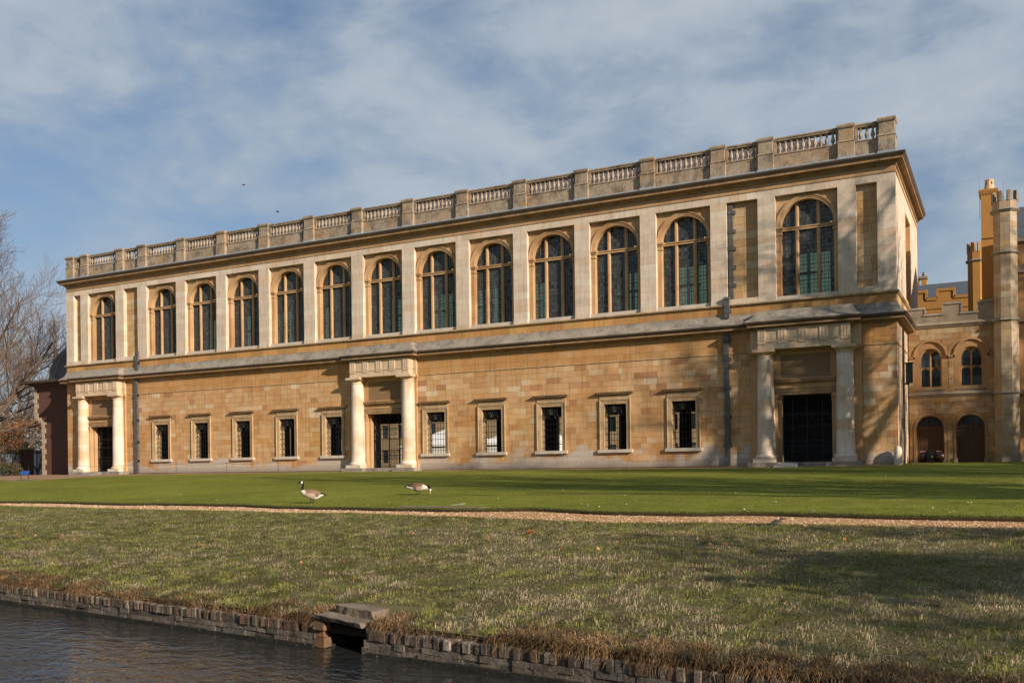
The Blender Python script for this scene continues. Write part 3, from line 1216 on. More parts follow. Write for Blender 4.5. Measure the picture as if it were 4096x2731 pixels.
b.quad((XL, 0.5, 15.44), (XR, 0.5, 15.44), (XR, DEP, 15.44), (XL, DEP, 15.44))
b.build('roof_gutter', M_LEAD, LIB)

# ---- interior: upper room and open loggia below
b = MB()
b.box(XL + 0.61, XR - 0.61, 0.72, 12.3, 7.5, 8.3)
b.box(XL + 0.61, XR - 0.61, 0.72, 12.3, 14.2, 14.5)
b.build('library_floor', M_OAK, LIB)
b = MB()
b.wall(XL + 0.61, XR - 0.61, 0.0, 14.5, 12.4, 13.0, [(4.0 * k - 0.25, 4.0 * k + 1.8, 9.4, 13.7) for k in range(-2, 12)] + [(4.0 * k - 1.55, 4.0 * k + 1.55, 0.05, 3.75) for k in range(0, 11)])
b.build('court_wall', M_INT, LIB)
b = MB()
b.quad((XL + 1, 12.7, 9.2), (XR - 1, 12.7, 9.2), (XR - 1, 12.7, 13.9), (XL + 1, 12.7, 13.9))
b.build('court_window_glass', M_GLASSB, LIB)
b = MB()
for k in range(-1, 12):
    for x in (0.42, 1.12):
        b.box(4 * k + x - 0.07, 4 * k + x + 0.07, 12.6, 12.8, 9.3, 13.7)
    b.box(4 * k - 1.3, 4 * k + 1.3, 12.6, 12.8, 12.3, 12.45)
b.build('court_window_mullions', M_INT, LIB)
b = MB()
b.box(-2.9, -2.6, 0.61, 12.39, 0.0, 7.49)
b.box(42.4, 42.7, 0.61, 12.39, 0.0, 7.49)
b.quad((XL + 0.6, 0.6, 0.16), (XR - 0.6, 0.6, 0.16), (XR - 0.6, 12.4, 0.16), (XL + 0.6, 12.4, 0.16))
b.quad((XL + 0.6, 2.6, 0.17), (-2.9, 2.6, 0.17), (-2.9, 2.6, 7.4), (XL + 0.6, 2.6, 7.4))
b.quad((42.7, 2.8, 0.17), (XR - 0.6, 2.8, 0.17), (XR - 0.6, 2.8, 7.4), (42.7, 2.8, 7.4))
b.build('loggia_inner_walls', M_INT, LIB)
cm = MB()
cm.lathe([(0.5, 0.16), (0.5, 0.4), (0.4, 0.45), (0.36, 4.5), (0.5, 4.7), (0.5, 7.45)], 0, 0, 12)
cme = cm.mesh('loggia_column', M_INT)
for k in range(0, 10):
    link('loggia_column', cme, LIB, loc=(4.0 * k + 2.0, 6.6, 0))

# ---- rainwater pipes with their straps
def pipe(x, y, z0, z1, parent, wd=0.24):
    b = MB()
    b.box(x - wd / 2, x + wd / 2, y - 0.17, y - 0.03, z0, z1)
    me = b.mesh('drainpipe', M_PIPE)
    return link('drainpipe', me, parent)


def straps(p, x, y, zs):
    for z in zs:
        b = MB()
        b.box(x - 0.22, x + 0.22, y - 0.06, y - 0.02, z - 0.10, z + 0.10)
        b.box(x - 0.15, x + 0.15, y - 0.20, y - 0.06, z - 0.10, z + 0.10)
        b.build('bracket', M_PIPE, p)


p = pipe(42.37, 0.0, 0.0, 7.05, LIB, 0.26)
straps(p, 42.37, 0.0, (6.75, 5.72, 4.17, 2.64, 1.11))
p = pipe(42.60, 0.29, 8.95, 14.0, LIB, 0.23)
straps(p, 42.63, 0.29, (13.57, 12.56, 11.63, 10.64, 9.68))
p = pipe(42.42, -0.02, 7.9, 9.0, LIB, 0.26)
straps(p, 42.42, -0.02, (8.25,))
b = MB()
b.box(42.27, 42.57, -0.22, 0.28, 8.88, 9.02)
b.build('pipe_offset', M_PIPE, p)
p = pipe(-2.62, 0.0, 0.0, 7.05, LIB, 0.30)
straps(p, -2.62, 0.0, (5.9, 4.0, 2.35, 0.95))
p = pipe(-2.48, -0.02, 7.75, 9.2, LIB, 0.30)
straps(p, -2.48, -0.02, (8.3,))

# dark slit pipe on the south wall and the wall lantern
b = MB(TS)
b.box(2.5, 2.62, -0.10, 0.0, 0.0, 7.0)
b.build('south_drainpipe', M_PIPE, LIB)
# ================================================================== ground
def sheet(name, U, bounds_lo, bounds_hi, rows, mat, dz=0.0, skirt=0.0, kind='structure', pw=1.0):
    """strip between two boundary functions given as arrays of world points"""
    n = len(bounds_lo)
    T = np.linspace(0, 1, rows) ** pw
    X = bounds_lo[:, 0][None, :] * (1 - T[:, None]) + bounds_hi[:, 0][None, :] * T[:, None]
    Y = bounds_lo[:, 1][None, :] * (1 - T[:, None]) + bounds_hi[:, 1][None, :] * T[:, None]
    Z = gz(X, Y) + dz
    V = np.stack([X, Y, Z], -1).reshape(-1, 3)
    b = MB()
    b.v = [tuple(p) for p in V]
    for i in range(rows - 1):
        for j in range(n - 1):
            b.f.append((i * n + j, i * n + j + 1, (i + 1) * n + j + 1, (i + 1) * n + j))
    if skirt:
        o = len(b.v)
        b.v += [(float(X[0, j]), float(Y[0, j]), float(Z[0, j] - skirt)) for j in range(n)]
        for j in range(n - 1):
            b.f.append((o + j, o + j + 1, j + 1, j))
    b.c = [(0.1, 0.1, 0.1)] * len(b.f)
    b.m = [0] * len(b.f)
    return b.build(name, mat, None, smooth=True, kind=kind)


U = np.concatenate([np.linspace(-90, -40, 26)[:-1], np.linspace(-40, 4, 177), np.linspace(4, 40, 19)[1:]])
LO = [(-36.1, 17.57), (-32.47, 17.63), (-26.71, 17.6), (-22.12, 17.86), (-20.23, 17.61), (-18.27, 18.06), (-14.56, 17.76), (-11.31, 17.48), (-9.89, 17.36), (-8.1, 17.83), (-7.01, 17.85), (-4.85, 18.1), (-2.27, 18.2)]
UP = [(-39.28, 19.12), (-35.84, 19.7), (-30.63, 19.34), (-29.57, 19.8), (-24.94, 20.0), (-22.38, 19.49), (-16.08, 19.62), (-13.82, 20.45), (-11.28, 19.8), (-9.02, 19.97), (-8.03, 20.4), (-6.14, 20.25), (-2.52, 20.24)]
s_lo = np.interp(U, [p[0] for p in LO], [p[1] for p in LO]) + 0.10 * (fbm(U, 0 * U, 0.9, 5) - 0.5)
s_up = np.interp(U, [p[0] for p in UP], [p[1] for p in UP]) - 0.25 + 0.34 * (fbm(U, 0 * U, 1.5, 9) - 0.5)


def line(u, s):
    X, Y = xy(u, s)
    return np.stack([X, Y], -1)


def ground_mat(name, cols, scale=1.0, bump=0.4, fine=60.0, rough=0.95, soil=None):
    m, N, b, o = new_mat(name)
    P = pos(N)
    a = N.noise(P, 0.7 * scale, 5, 0.6)
    d = N.noise(N.mapping(P, loc=(4, 8, 1)), 5.0 * scale, 6, 0.7)
    e = N.noise(P, fine, 3, 0.6)
    c = N.mix(N.ramp(a, [(0.35, 0.0), (0.65, 1.0)]), cols[0], cols[1])
    c = N.mix(N.ramp(d, [(0.45, 0.0), (0.68, 0.8)]), c, cols[2])
    c = N.mix(N.ramp(e, [(0.35, 0.55), (0.6, 0.0)]), c, tuple(q * 0.5 for q in cols[0]))
    N.link(c, b.inputs['Base Color'])
    b.inputs['Roughness'].default_value = rough
    b.inputs['Specular IOR Level'].default_value = 0.1
    h = N.math('ADD', N.math('MULTIPLY', d, 0.6), N.math('MULTIPLY', e, 0.4))
    bp = N.n('ShaderNodeBump', ins={'Strength': bump, 'Distance': 0.05, 'Height': h})
    N.link(bp.outputs[0], b.inputs['Normal'])
    return m


M_LAWN = ground_mat('lawn_grass', [(0.145, 0.172, 0.018), (0.18, 0.192, 0.026), (0.215, 0.19, 0.05)], 0.5, 0.5, 45)
lt = NT(M_LAWN.node_tree)
lb = [n for n in M_LAWN.node_tree.nodes if n.type == 'BSDF_PRINCIPLED'][0]
src = lb.inputs['Base Color'].links[0].from_socket
lp = pos(lt)
mm = lt.noise(lp, 0.16, 5, 0.65)
m2 = lt.noise(lt.mapping(lp, loc=(7, 1, 3)), 1.6, 6, 0.7)
f_ = lt.math('ADD', lt.math('MULTIPLY', mm, 1.5), lt.math('MULTIPLY', m2, 1.1))
f_ = lt.math('MULTIPLY_ADD', lt.math('SUBTRACT', f_, 1.3), 0.9, 1.0)
lt.link(lt.n('ShaderNodeVectorMath', operation='SCALE', ins={0: src, 'Scale': f_}).outputs[0], lb.inputs['Base Color'])
M_BANK = ground_mat('bank_turf', [(0.125, 0.125, 0.04), (0.165, 0.145, 0.065), (0.20, 0.165, 0.09)], 1.0, 0.7, 50)
M_GRAV, N, b_, o_ = new_mat('path_gravel')
P = pos(N)
vo = N.n('ShaderNodeTexVoronoi', ins={'Scale': 26.0})
N.link(P, vo.inputs['Vector'])
cc = N.ramp(N.noise(vo.outputs['Position'], 13.0, 2), [(0.25, (0.26, 0.125, 0.05)), (0.5, (0.43, 0.235, 0.10)), (0.72, (0.58, 0.36, 0.185)), (0.88, (0.70, 0.55, 0.38))])
N.link(cc, b_.inputs['Base Color'])
b_.inputs['Roughness'].default_value = 0.9
bp = N.n('ShaderNodeBump', ins={'Strength': 0.9, 'Distance': 0.03, 'Height': N.math('SUBTRACT', 1.0, vo.outputs['Distance'])})
N.link(bp.outputs[0], b_.inputs['Normal'])
M_GRAV2 = ground_mat('court_gravel', [(0.30, 0.185, 0.11), (0.34, 0.22, 0.14), (0.40, 0.28, 0.19)], 1.0, 0.4, 40)
M_SOIL = ground_mat('dark_soil', [(0.035, 0.024, 0.015), (0.05, 0.035, 0.022), (0.07, 0.045, 0.025)], 2.0, 0.8, 30)

# culvert gap in the bank edge
CU0, CU1 = -8.02, -7.42
bank = sheet('grass_bank', U, line(U, np.full_like(U, S_WALL + 0.09)), line(U, s_lo), 60, M_BANK, 0.0, skirt=0.16)
bank.data.materials.append(M_SOIL)
mi = np.zeros(len(bank.data.polygons), dtype=np.int32)
mi[-(len(U) - 1):] = 1
bank.data.polygons.foreach_set('material_index', mi)
sheet('gravel_path', U, line(U, s_lo - 0.1), line(U, s_up + 0.15), 8, M_GRAV, -0.012)
# lawn outer edge beside the building (world points)
EDGE_PX = [(-60, 1937), (0, 1927), (68, 1921), (113, 1919), (264, 1912), (425, 1906), (638, 1901), (1000, 1896), (1475, 1889), (2000, 1883.5), (2755, 1877), (3000, 1874.5), (3582, 1865.5)]


def unproject(x, y):
    a, b = x - 2048, y - HOR
    u, v = a * c_ - b * s_, a * s_ + b * c_
    d = np.array([Fv.x + Rv.x * u / FPX, Fv.y + Rv.y * u / FPX, -v / FPX])
    lo, hi = 15.0, 200.0
    t = lo
    while t < hi:
        p = CAM + d * t
        if gzf(p[0], p[1]) > p[2]:
            break
        t += 0.05
    return CAM + d * t


EDGE = [(-75.0, -26.0), (-40.0, -16.0)] + [(float(q[0]), float(q[1])) for q in (unproject(*e) for e in EDGE_PX)]
EDGE = [e for e in EDGE if e[0] < 49.5]
EDGE += [(51.1, -1.9), (51.8, 3.0), (52.3, 5.5), (75.0, 5.5), (110.0, 5.5)]
EX = np.array([e[0] for e in EDGE])
EY = np.array([e[1] for e in EDGE])
order = np.argsort(EX)
EX, EY = EX[order], EY[order]
Lx = np.concatenate([np.linspace(-60, 30, 91)[:-1], np.linspace(30, 58, 57), np.linspace(60, 95, 15)])
ye = np.interp(Lx, EX, EY)
# lawn: river-side boundary follows the path, building side follows EDGE
ul = np.linspace(-100, 45, len(Lx))
lo_pts = line(U, s_up)
# resample the upper path edge by X so both boundaries share columns
lx, ly = lo_pts[:, 0], lo_pts[:, 1]
lo_s = np.stack([Lx, np.interp(Lx, lx, ly)], -1)
fineX = np.concatenate([np.linspace(-60, 5, 66)[:-1], np.linspace(5, 58, 213), np.linspace(59, 95, 19)])
lo_s = np.stack([fineX, np.interp(fineX, lx, ly)], -1)
hi_s = np.stack([fineX, np.interp(fineX, EX, EY)], -1)
hi_s[:, 1] += 0.12 * (fbm(fineX, 0 * fineX, 0.8, 2) - 0.5)
lawn = sheet('lawn', None, lo_s, hi_s, 90, [M_LAWN], 0.05, skirt=0.12, pw=1.3)
lawn.data.materials.append(M_SOIL)
npoly = len(lawn.data.polygons)
mi = np.zeros(npoly, dtype=np.int32)
mi[-(len(fineX) - 1):] = 1
lawn.data.polygons.foreach_set('material_index', mi)
# gravel walk along the building
b = MB()
gx = np.concatenate([np.linspace(-75, 50, 126), np.linspace(51, 56, 11)])
rows = []
for f in np.linspace(0, 1, 8):
    rows.append([(float(x), float(np.interp(x, EX, EY) - 0.4) * (1 - f) + 6.5 * f) for x in gx])
for r_ in rows:
    b.v += [(x, y, gzf(x, y) - 0.012) for x, y in r_]
n = len(gx)
b.f = [(i * n + j, i * n + j + 1, (i + 1) * n + j + 1, (i + 1) * n + j) for i in range(7) for j in range(n - 1)]
b.c = [(0.3, 0.2, 0.1)] * len(b.f)
b.m = [0] * len(b.f)
b.build('gravel_walk', M_GRAV2, None, smooth=True, kind='structure')
# far ground to the horizon and ground on the near side of the river
b = MB()
b.quad((-900, 6.0, -0.08), (900, 6.0, -0.08), (900, 1500, -0.08), (-900, 1500, -0.08))
b.quad((-900, -200, -0.5), (-58, -200, -0.5), (-58, 6.0, -0.08), (-900, 6.0, -0.08))
b.quad((90, -22, -0.5), (900, -22, -0.5), (900, 6.0, -0.08), (90, 6.0, -0.08))
b.build('ground', M_LAWN, None, kind='structure')
b = MB()
for u0, u1 in ((-400, -8.02), (-8.02, -7.42), (-7.42, 400)):
    pass
x0, y0 = xy(-120, -400)
pts = [xy(-150, -5.2), xy(150, -5.2), xy(150, -400), xy(-150, -400)]
b.quad(*[(p[0], p[1], -1.62) for p in pts])
pts2 = [xy(-150, -4.9), xy(150, -4.9)]
b.quad((pts2[0][0], pts2[0][1], -2.6), (pts2[1][0], pts2[1][1], -2.6), (pts[1][0], pts[1][1], -1.62), (pts[0][0], pts[0][1], -1.62))
b.build('far_bank', M_BANK, None, kind='structure')

# river
M_WATER, N, b_, o_ = new_mat('river_water')
P = pos(N)
rot = N.mapping(P, rot=(0, 0, -RIV))
w1 = N.noise(N.mapping(rot, scale=(1.5, 2.6, 1)), 1.25, 3, 0.5, 0.7)
w2 = N.noise(N.mapping(rot, scale=(1.6, 2.6, 1), loc=(3, 1, 0)), 3.4, 3, 0.5, 0.5)
h = N.math('ADD', N.math('MULTIPLY', w1, 0.65), N.math('MULTIPLY', w2, 0.35))
bp = N.n('ShaderNodeBump', ins={'Strength': 0.5, 'Distance': 0.085, 'Height': h})
N.link(bp.outputs[0], b_.inputs['Normal'])
b_.inputs['Base Color'].default_value = (0.022, 0.023, 0.022, 1)
b_.inputs['Roughness'].default_value = 0.06
b_.inputs['IOR'].default_value = 1.33
b_.inputs['Specular IOR Level'].default_value = 0.5
b = MB()
pts = [xy(-150, -5.1), xy(150, -5.1), xy(150, S_WALL + 0.03), xy(-150, S_WALL + 0.03)]
b.quad(*[(p[0], p[1], WATER) for p in pts])
p0, p1 = xy(CU0 - 0.1, S_WALL), xy(CU1 + 0.1, S_WALL)
p2, p3 = xy(CU1 + 0.1, S_WALL + 2.5), xy(CU0 - 0.1, S_WALL + 2.5)
b.quad(*[(p[0], p[1], WATER + 0.001) for p in (xy(CU0 - 0.1, S_WALL + 0.03), xy(CU1 + 0.1, S_WALL + 0.03), p2, p3)])
b.build('river', M_WATER, None, kind='structure')

# ================================================================== river wall
TR = lambda u, d, z: (*[float(q) for q in xy(u, S_WALL + d)], z)       # along the river, into the bank, up
M_BRICK, N, b_, o_ = new_mat('old_brick')
P = pos(N)
col = N.n('ShaderNodeAttribute', attribute_name='col').outputs['Color']
n_a = N.noise(P, 4.0, 6, 0.7)
n_b = N.noise(P, 26.0, 6, 0.7)
f_ = N.math('MULTIPLY_ADD', N.math('SUBTRACT', N.math('ADD', n_a, n_b), 1.0), 2.0, 1.0)
f_ = N.math('MAXIMUM', f_, 0.25)
col = N.n('ShaderNodeVectorMath', operation='SCALE', ins={0: col, 'Scale': f_}).outputs[0]
g_ = N.noise(N.mapping(P, loc=(3, 7, 1)), 2.2, 6, 0.7)
col = N.mix(N.ramp(g_, [(0.53, 0.0), (0.66, 0.65)]), col, (0.045, 0.038, 0.030))
l_ = N.noise(N.mapping(P, loc=(9, 2, 5)), 30.0, 3, 0.6)
col = N.mix(N.ramp(l_, [(0.66, 0.0), (0.72, 0.75)]), col, (0.34, 0.32, 0.29))
N.link(col, b_.inputs['Base Color'])
b_.inputs['Roughness'].default_value = 0.9
bp = N.n('ShaderNodeBump', ins={'Strength': 0.9, 'Distance': 0.02, 'Height': N.math('ADD', n_b, N.math('MULTIPLY', n_a, 0.5))})
N.link(bp.outputs[0], b_.inputs['Normal'])


def brickcol():
    c = rng.choice([(0.135, 0.10, 0.074), (0.11, 0.08, 0.06), (0.165, 0.125, 0.092), (0.10, 0.078, 0.062), (0.14, 0.084, 0.054), (0.12, 0.095, 0.074), (0.23, 0.19, 0.15)])
    return jit(c, 0.2)


def wallcol():
    c = rng.choice([(0.14, 0.115, 0.092), (0.125, 0.102, 0.082), (0.155, 0.128, 0.10), (0.13, 0.117, 0.102), (0.165, 0.138, 0.11)])
    return jit(c, 0.12)


def rough_box(b, u0, u1, d0, d1, z0, z1, col, j=0.006):
    r_ = lambda: rng.uniform(-j, j)
    vs = []
    for z in (z0, z1):
        for u, d in ((u0, d0), (u1, d0), (u1, d1), (u0, d1)):
            vs.append((u + r_(), d + r_(), z + r_()))
    # chamfered front edge: pull the front face corners in a little
    b.add(vs, [(0, 3, 2, 1), (4, 5, 6, 7), (0, 1, 5, 4), (1, 2, 6, 5), (2, 3, 7, 6), (3, 0, 4, 7)], col)


def river_wall(ua, ub, label, near):
    t = thing('river_wall', label, 'wall', (*[float(q) for q in xy(near, S_WALL)], WATER))
    t.location = (0, 0, 0)
    b = MB(TR)
    b.box(ua, ub, 0.010, 0.42, -2.5, -1.845, (0.085, 0.07, 0.056))
    b.box(ua, ub, 0.035, 0.42, -1.8449, -1.74, (0.05, 0.04, 0.032))
    b.build('mortar_core', M_BRICK, t)
    # footing ledge
    u = ua
    while u < ub - 0.01:
        ue = min(ub, u + rng.uniform(0.5, 1.0))
        b = MB(TR)
        rough_box(b, u + 0.004, ue - 0.004, -0.045, 0.3, -2.3, -1.965 + rng.uniform(-0.012, 0.01), jit((0.022, 0.021, 0.016), 0.2), 0.004)
        b.build('footing_stone', M_BRICK, t)
        u = ue
    zc_ = [-2.2, -1.905, -1.835, -1.775 - 0.02]
    zc_ = [-2.2, -1.915, -1.845]
    for z0, z1 in zip(zc_[:-1], zc_[1:]):
        u = ua + rng.uniform(-0.1, 0)
        while u < ub - 0.01:
            ue = min(ub, u + rng.uniform(0.14, 0.30))
            b = MB(TR)
            pr = rng.uniform(-0.010, 0.012)
            rough_box(b, max(u, ua) + 0.003, ue - 0.003, pr, 0.2, z0 + 0.003, z1 - 0.003, wallcol(), 0.004)
            b.build('course_block', M_BRICK, t)
            u = ue
    # bricks on edge along the top
    u = ua + 0.005
    while u < ub - 0.06:
        wd = rng.uniform(0.062, 0.092)
        if rng.random() > 0.035:
            b = MB(TR)
            lift = rng.uniform(-0.010, 0.008)
            pr = rng.uniform(-0.02, 0.02)
            zt = -1.842 + 0.115 + lift
            c = brickcol()
            sl_ = rng.uniform(-0.008, 0.008)
            vs = []
            for z, o_ in ((-1.842 + 0.002, 0.0), (zt - 0.014, 0.0), (zt, 0.014)):
                vs += [(u + 0.004 + o_ * 0.4 + sl_ * (z + 1.84) * 8, pr + o_, z), (u + wd - 0.004 - o_ * 0.4 + sl_ * (z + 1.84) * 8, pr + o_, z), (u + wd - 0.004, 0.22, z), (u + 0.004, 0.22, z)]
            vs = [(p[0] + rng.uniform(-0.003, 0.003), p[1] + rng.uniform(-0.004, 0.004), p[2] + rng.uniform(-0.003, 0.003)) for p in vs]
            b.add(vs, [(0, 1, 5, 4), (1, 2, 6, 5), (2, 3, 7, 6), (3, 0, 4, 7), (4, 5, 9, 8), (5, 6, 10, 9), (6, 7, 11, 10), (7, 4, 8, 11), (8, 9, 10, 11)], c)
            b.build('brick', M_BRICK, t)
        u += wd
    return t


river_wall(-30.0, CU0 - 0.16, 'low river wall of bricks on edge left of the culvert opening', -12)
river_wall(CU1 + 0.10, 6.0, 'low river wall of bricks on edge right of the culvert opening', -5)
# culvert with its end stones stained orange
cul = thing('culvert', 'dark square drain opening in the river wall under a stone slab', 'culvert', (0, 0, 0))
M_STAIN = stone_mat('rust_stained_stone', (0.13, 0.095, 0.06), var=0.5, grime=0.5, wscale=7.0, warm=(0.36, 0.115, 0.02), bump=0.7)
b = MB(TR)
for z0, z1, e in ((-2.3, -2.0, 0.0), (-1.998, -1.885, 0.01), (-1.883, -1.80, 0.04), (-1.798, -1.70, 0.0)):
    rough_box(b, CU0 - 0.17, CU0 - e, -0.015 + e, 0.13, z0, z1, (0.2, 0.15, 0.1), 0.008)
b.build('stained_jamb', M_STAIN, cul)
b = MB(TR)
for z0, z1, e in ((-2.3, -1.93, 0.0), (-1.928, -1.84, 0.02), (-1.838, -1.70, 0.05)):
    rough_box(b, CU1 + e, CU1 + 0.11, -0.005 + e * 0.5, 0.35, z0, z1, wallcol(), 0.008)
b.build('jamb', M_BRICK, cul)
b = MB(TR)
b.quad((CU0 - 0.02, 0.1, -2.3), (CU0 - 0.02, 2.4, -2.3), (CU0 - 0.02, 2.4, -1.66), (CU0 - 0.02, 0.1, -1.66), (0.03, 0.028, 0.024))  # left wall colour darkened to stand in for tree shade
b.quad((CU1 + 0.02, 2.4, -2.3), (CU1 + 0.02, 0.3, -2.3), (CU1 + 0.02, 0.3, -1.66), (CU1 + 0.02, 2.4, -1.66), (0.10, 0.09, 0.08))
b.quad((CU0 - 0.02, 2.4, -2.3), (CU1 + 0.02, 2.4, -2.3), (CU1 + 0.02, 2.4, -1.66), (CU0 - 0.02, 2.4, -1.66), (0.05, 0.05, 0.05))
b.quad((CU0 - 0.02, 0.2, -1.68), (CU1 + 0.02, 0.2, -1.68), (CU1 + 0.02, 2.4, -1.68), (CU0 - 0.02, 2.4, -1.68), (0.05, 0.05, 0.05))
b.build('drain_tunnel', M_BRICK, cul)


def slab(name, label, u0, u1, d0, d1, z0, z1, tiltu=0.0):
    b = MB()
    nu, nd = 9, 5
    vs = []
    for k, z in enumerate((z0, z1)):
        for i in range(nu):
            for j in range(nd):
                fu, fd = i / (nu - 1), j / (nd - 1)
                u = u0 + (u1 - u0) * fu
                d = d0 + (d1 - d0) * fd
                e = 0.014
                if fd == 0:
                    d += rng.uniform(-e, e) + (0.03 if k == 0 else 0)
                if fu in (0, 1):
                    u += rng.uniform(-e, e)
                vs.append(TR(u, d, z + tiltu * (fu - 0.5) + rng.uniform(-0.006, 0.006)))
    q = nu * nd
    fs = []
    for i in range(nu - 1):
        for j in range(nd - 1):
            a = i * nd + j
            fs.append((q + a, q + a + nd, q + a + nd + 1, q + a + 1))
            fs.append((a, a + 1, a + nd + 1, a + nd))
    for i in range(nu - 1):
        a = i * nd
        fs.append((a, a + nd, q + a + nd, q + a))
        a = i * nd + nd - 1
        fs.append((a + nd, a, q + a, q + a + nd))
    for j in range(nd - 1):
        fs.append((j + 1, j, q + j, q + j + 1))
        a = (nu - 1) * nd + j
        fs.append((a, a + 1, q + a + 1, q + a))
    b.add(vs, fs)
    return tag(b.build(name, M_WSLAB), label, 'stone slab')


M_WSLAB = stone_mat('slab_stone', (0.20, 0.155, 0.115), var=0.4, grime=0.65, lichen=0.25, bump=0.8, fscale=14)
slab('stone_slab', 'thin grey stone slab lying across the culvert opening', -8.13, -7.41, -0.05, 0.22, -1.69, -1.64, -0.05)
slab('stone_slab', 'thicker stone slab set in the turf just above the culvert lintel', -8.04, -7.45, 0.19, 0.46, -1.67, -1.545, -0.03)

# ================================================================== grass blades
M_BLADE = attr_mat('grass_blade', 0.75, var=0.0, transl=0.3)


def blades(name, N_, u_rng, s_fn, lenr, wr, colf, lean, heightf=1.0, dens=None, dirv=None, zoff=0.0, parent=None, zfn=None, hang=None, swirl=None, lift=0.22):
    u = nrg.uniform(*u_rng, N_)
    s = s_fn(N_, u)
    X, Y = xy(u, s)
    if dens is not None:
        keep = nrg.random(N_) < dens(u, s)
        u, s, X, Y = u[keep], s[keep], X[keep], Y[keep]
    n = len(u)
    Z = (gz(X, Y) if zfn is None else zfn(u, s)) + zoff
    L = nrg.uniform(*lenr, n) * heightf
    wd = nrg.uniform(*wr, n)
    az = nrg.uniform(0, 2 * math.pi, n)
    ln = nrg.uniform(*lean, n)
    if swirl is not None:
        az = 2 * math.pi * 2.2 * vnoise(X, Y, swirl, 91.0) + nrg.normal(0, 0.75, n)
    dx, dy = np.cos(az) * ln, np.sin(az) * ln
    if dirv is not None:
        dx = dx * 0.6 + dirv[0] * ln
        dy = dy * 0.6 + dirv[1] * ln
    h = np.sqrt(np.maximum(1 - np.minimum(ln, 0.98) ** 2, 0.03))
    if hang is not None:
        h = nrg.uniform(hang[0], hang[1], n)
    # blade: base pair, mid pair, tip, facing across its own lean with some twist
    tw = az + math.pi / 2 + nrg.uniform(-0.6, 0.6, n)
    wx, wy = np.cos(tw) * wd / 2, np.sin(tw) * wd / 2
    m = 0.5
    V = np.empty((n, 5, 3), np.float32)
    V[:, 0] = np.stack([X - wx, Y - wy, Z - 0.01], -1)
    V[:, 1] = np.stack([X + wx, Y + wy, Z - 0.01], -1)
    mx, my, mz = X + dx * L * 0.35, Y + dy * L * 0.35, Z + h * L * 0.62
    V[:, 2] = np.stack([mx + wx * 0.8, my + wy * 0.8, mz], -1)
    V[:, 3] = np.stack([mx - wx * 0.8, my - wy * 0.8, mz], -1)
    if hang is not None:
        V[:, 2:4, 2] += (lift * L)[:, None]
    V[:, 4] = np.stack([X + dx * L, Y + dy * L, Z + h * L * 0.85], -1)
    C = colf(u, s, n)
    me = bpy.data.meshes.new(name)
    me.vertices.add(n * 5)
    me.vertices.foreach_set('co', V.ravel())
    idx = np.arange(n)[:, None] * 5
    loops = np.concatenate([idx + 0, idx + 1, idx + 2, idx + 3, idx + 3, idx + 2, idx + 4], 1).ravel()
    me.loops.add(n * 7)
    me.loops.foreach_set('vertex_index', loops.astype(np.int32))
    me.polygons.add(n * 2)
    st = (np.arange(n)[:, None] * 7 + np.array([0, 4])[None]).ravel()
    me.polygons.foreach_set('loop_start', st.astype(np.int32))
    me.update(calc_edges=True)
    at = me.color_attributes.new('col', 'FLOAT_COLOR', 'POINT')
    C5 = np.repeat(np.concatenate([C, np.ones((n, 1))], 1)[:, None, :], 5, 1).astype(np.float32)
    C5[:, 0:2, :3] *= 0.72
    at.data.foreach_set('color', C5.ravel())
    me.materials.append(M_BLADE)
    me.validate()
    return link(name, me, parent, 'stuff')


GREEN, DGREEN, TAN, GREYT, RUST = [np.array(c) for c in ((0.25, 0.24, 0.066), (0.14, 0.16, 0.038), (0.43, 0.33, 0.20), (0.31, 0.265, 0.17), (0.30, 0.16, 0.065))]


def bank_cols(u, s, n):
    p = fbm(u, s, 0.8, 2.0, 4)
    p2 = fbm(u * 1.0, s * 1.2, 3.2, 6.0, 3)
    rgt = np.clip((u + 14) / 16, 0, 1)
    up = np.clip((s - 13.5) / 4, 0, 1)
    dead = np.clip((p - 0.50) * 2.6 + (fbm(u, s, 0.23, 77.0, 2) - 0.5) * 1.3 + (p2 - 0.5) * 2.4 + 0.20 * rgt + 0.35 - 0.40 * up, 0.08, 0.92)
    cell = vnoise(u, s * 1.15, 5.5, 31.0) * 0.6 + vnoise(u, s * 1.15, 11.0, 17.0) * 0.4
    isd = (cell - 0.5) * 1.9 + 0.5 + nrg.normal(0, 0.08, n) < dead
    cell2 = vnoise(u, s * 1.15, 4.5, 51.0)[:, None]
    mixg = np.clip(cell2 * 0.9 + nrg.normal(0.05, 0.15, (n, 1)), 0, 1)
    g = GREEN * mixg + DGREEN * (1 - mixg)
    k = np.clip(vnoise(u, s, 3.6, 71.0)[:, None] * 1.1 + nrg.normal(-0.05, 0.18, (n, 1)), 0, 1)
    t = TAN * k + GREYT * (1 - k)
    c = np.where(isd[:, None], t, g)
    r_ = nrg.random(n) < 0.04
    c[r_] = RUST
    return c * nrg.uniform(0.8, 1.2, (n, 1)) * (0.5 + 1.0 * cell[:, None])


def s_bank(n, u):
    t = nrg.random(n) ** 1.35          # denser near the water, where it is nearest
    top = np.interp(u, U, s_lo)
    return S_WALL + 0.12 + (top - S_WALL - 0.12) * t


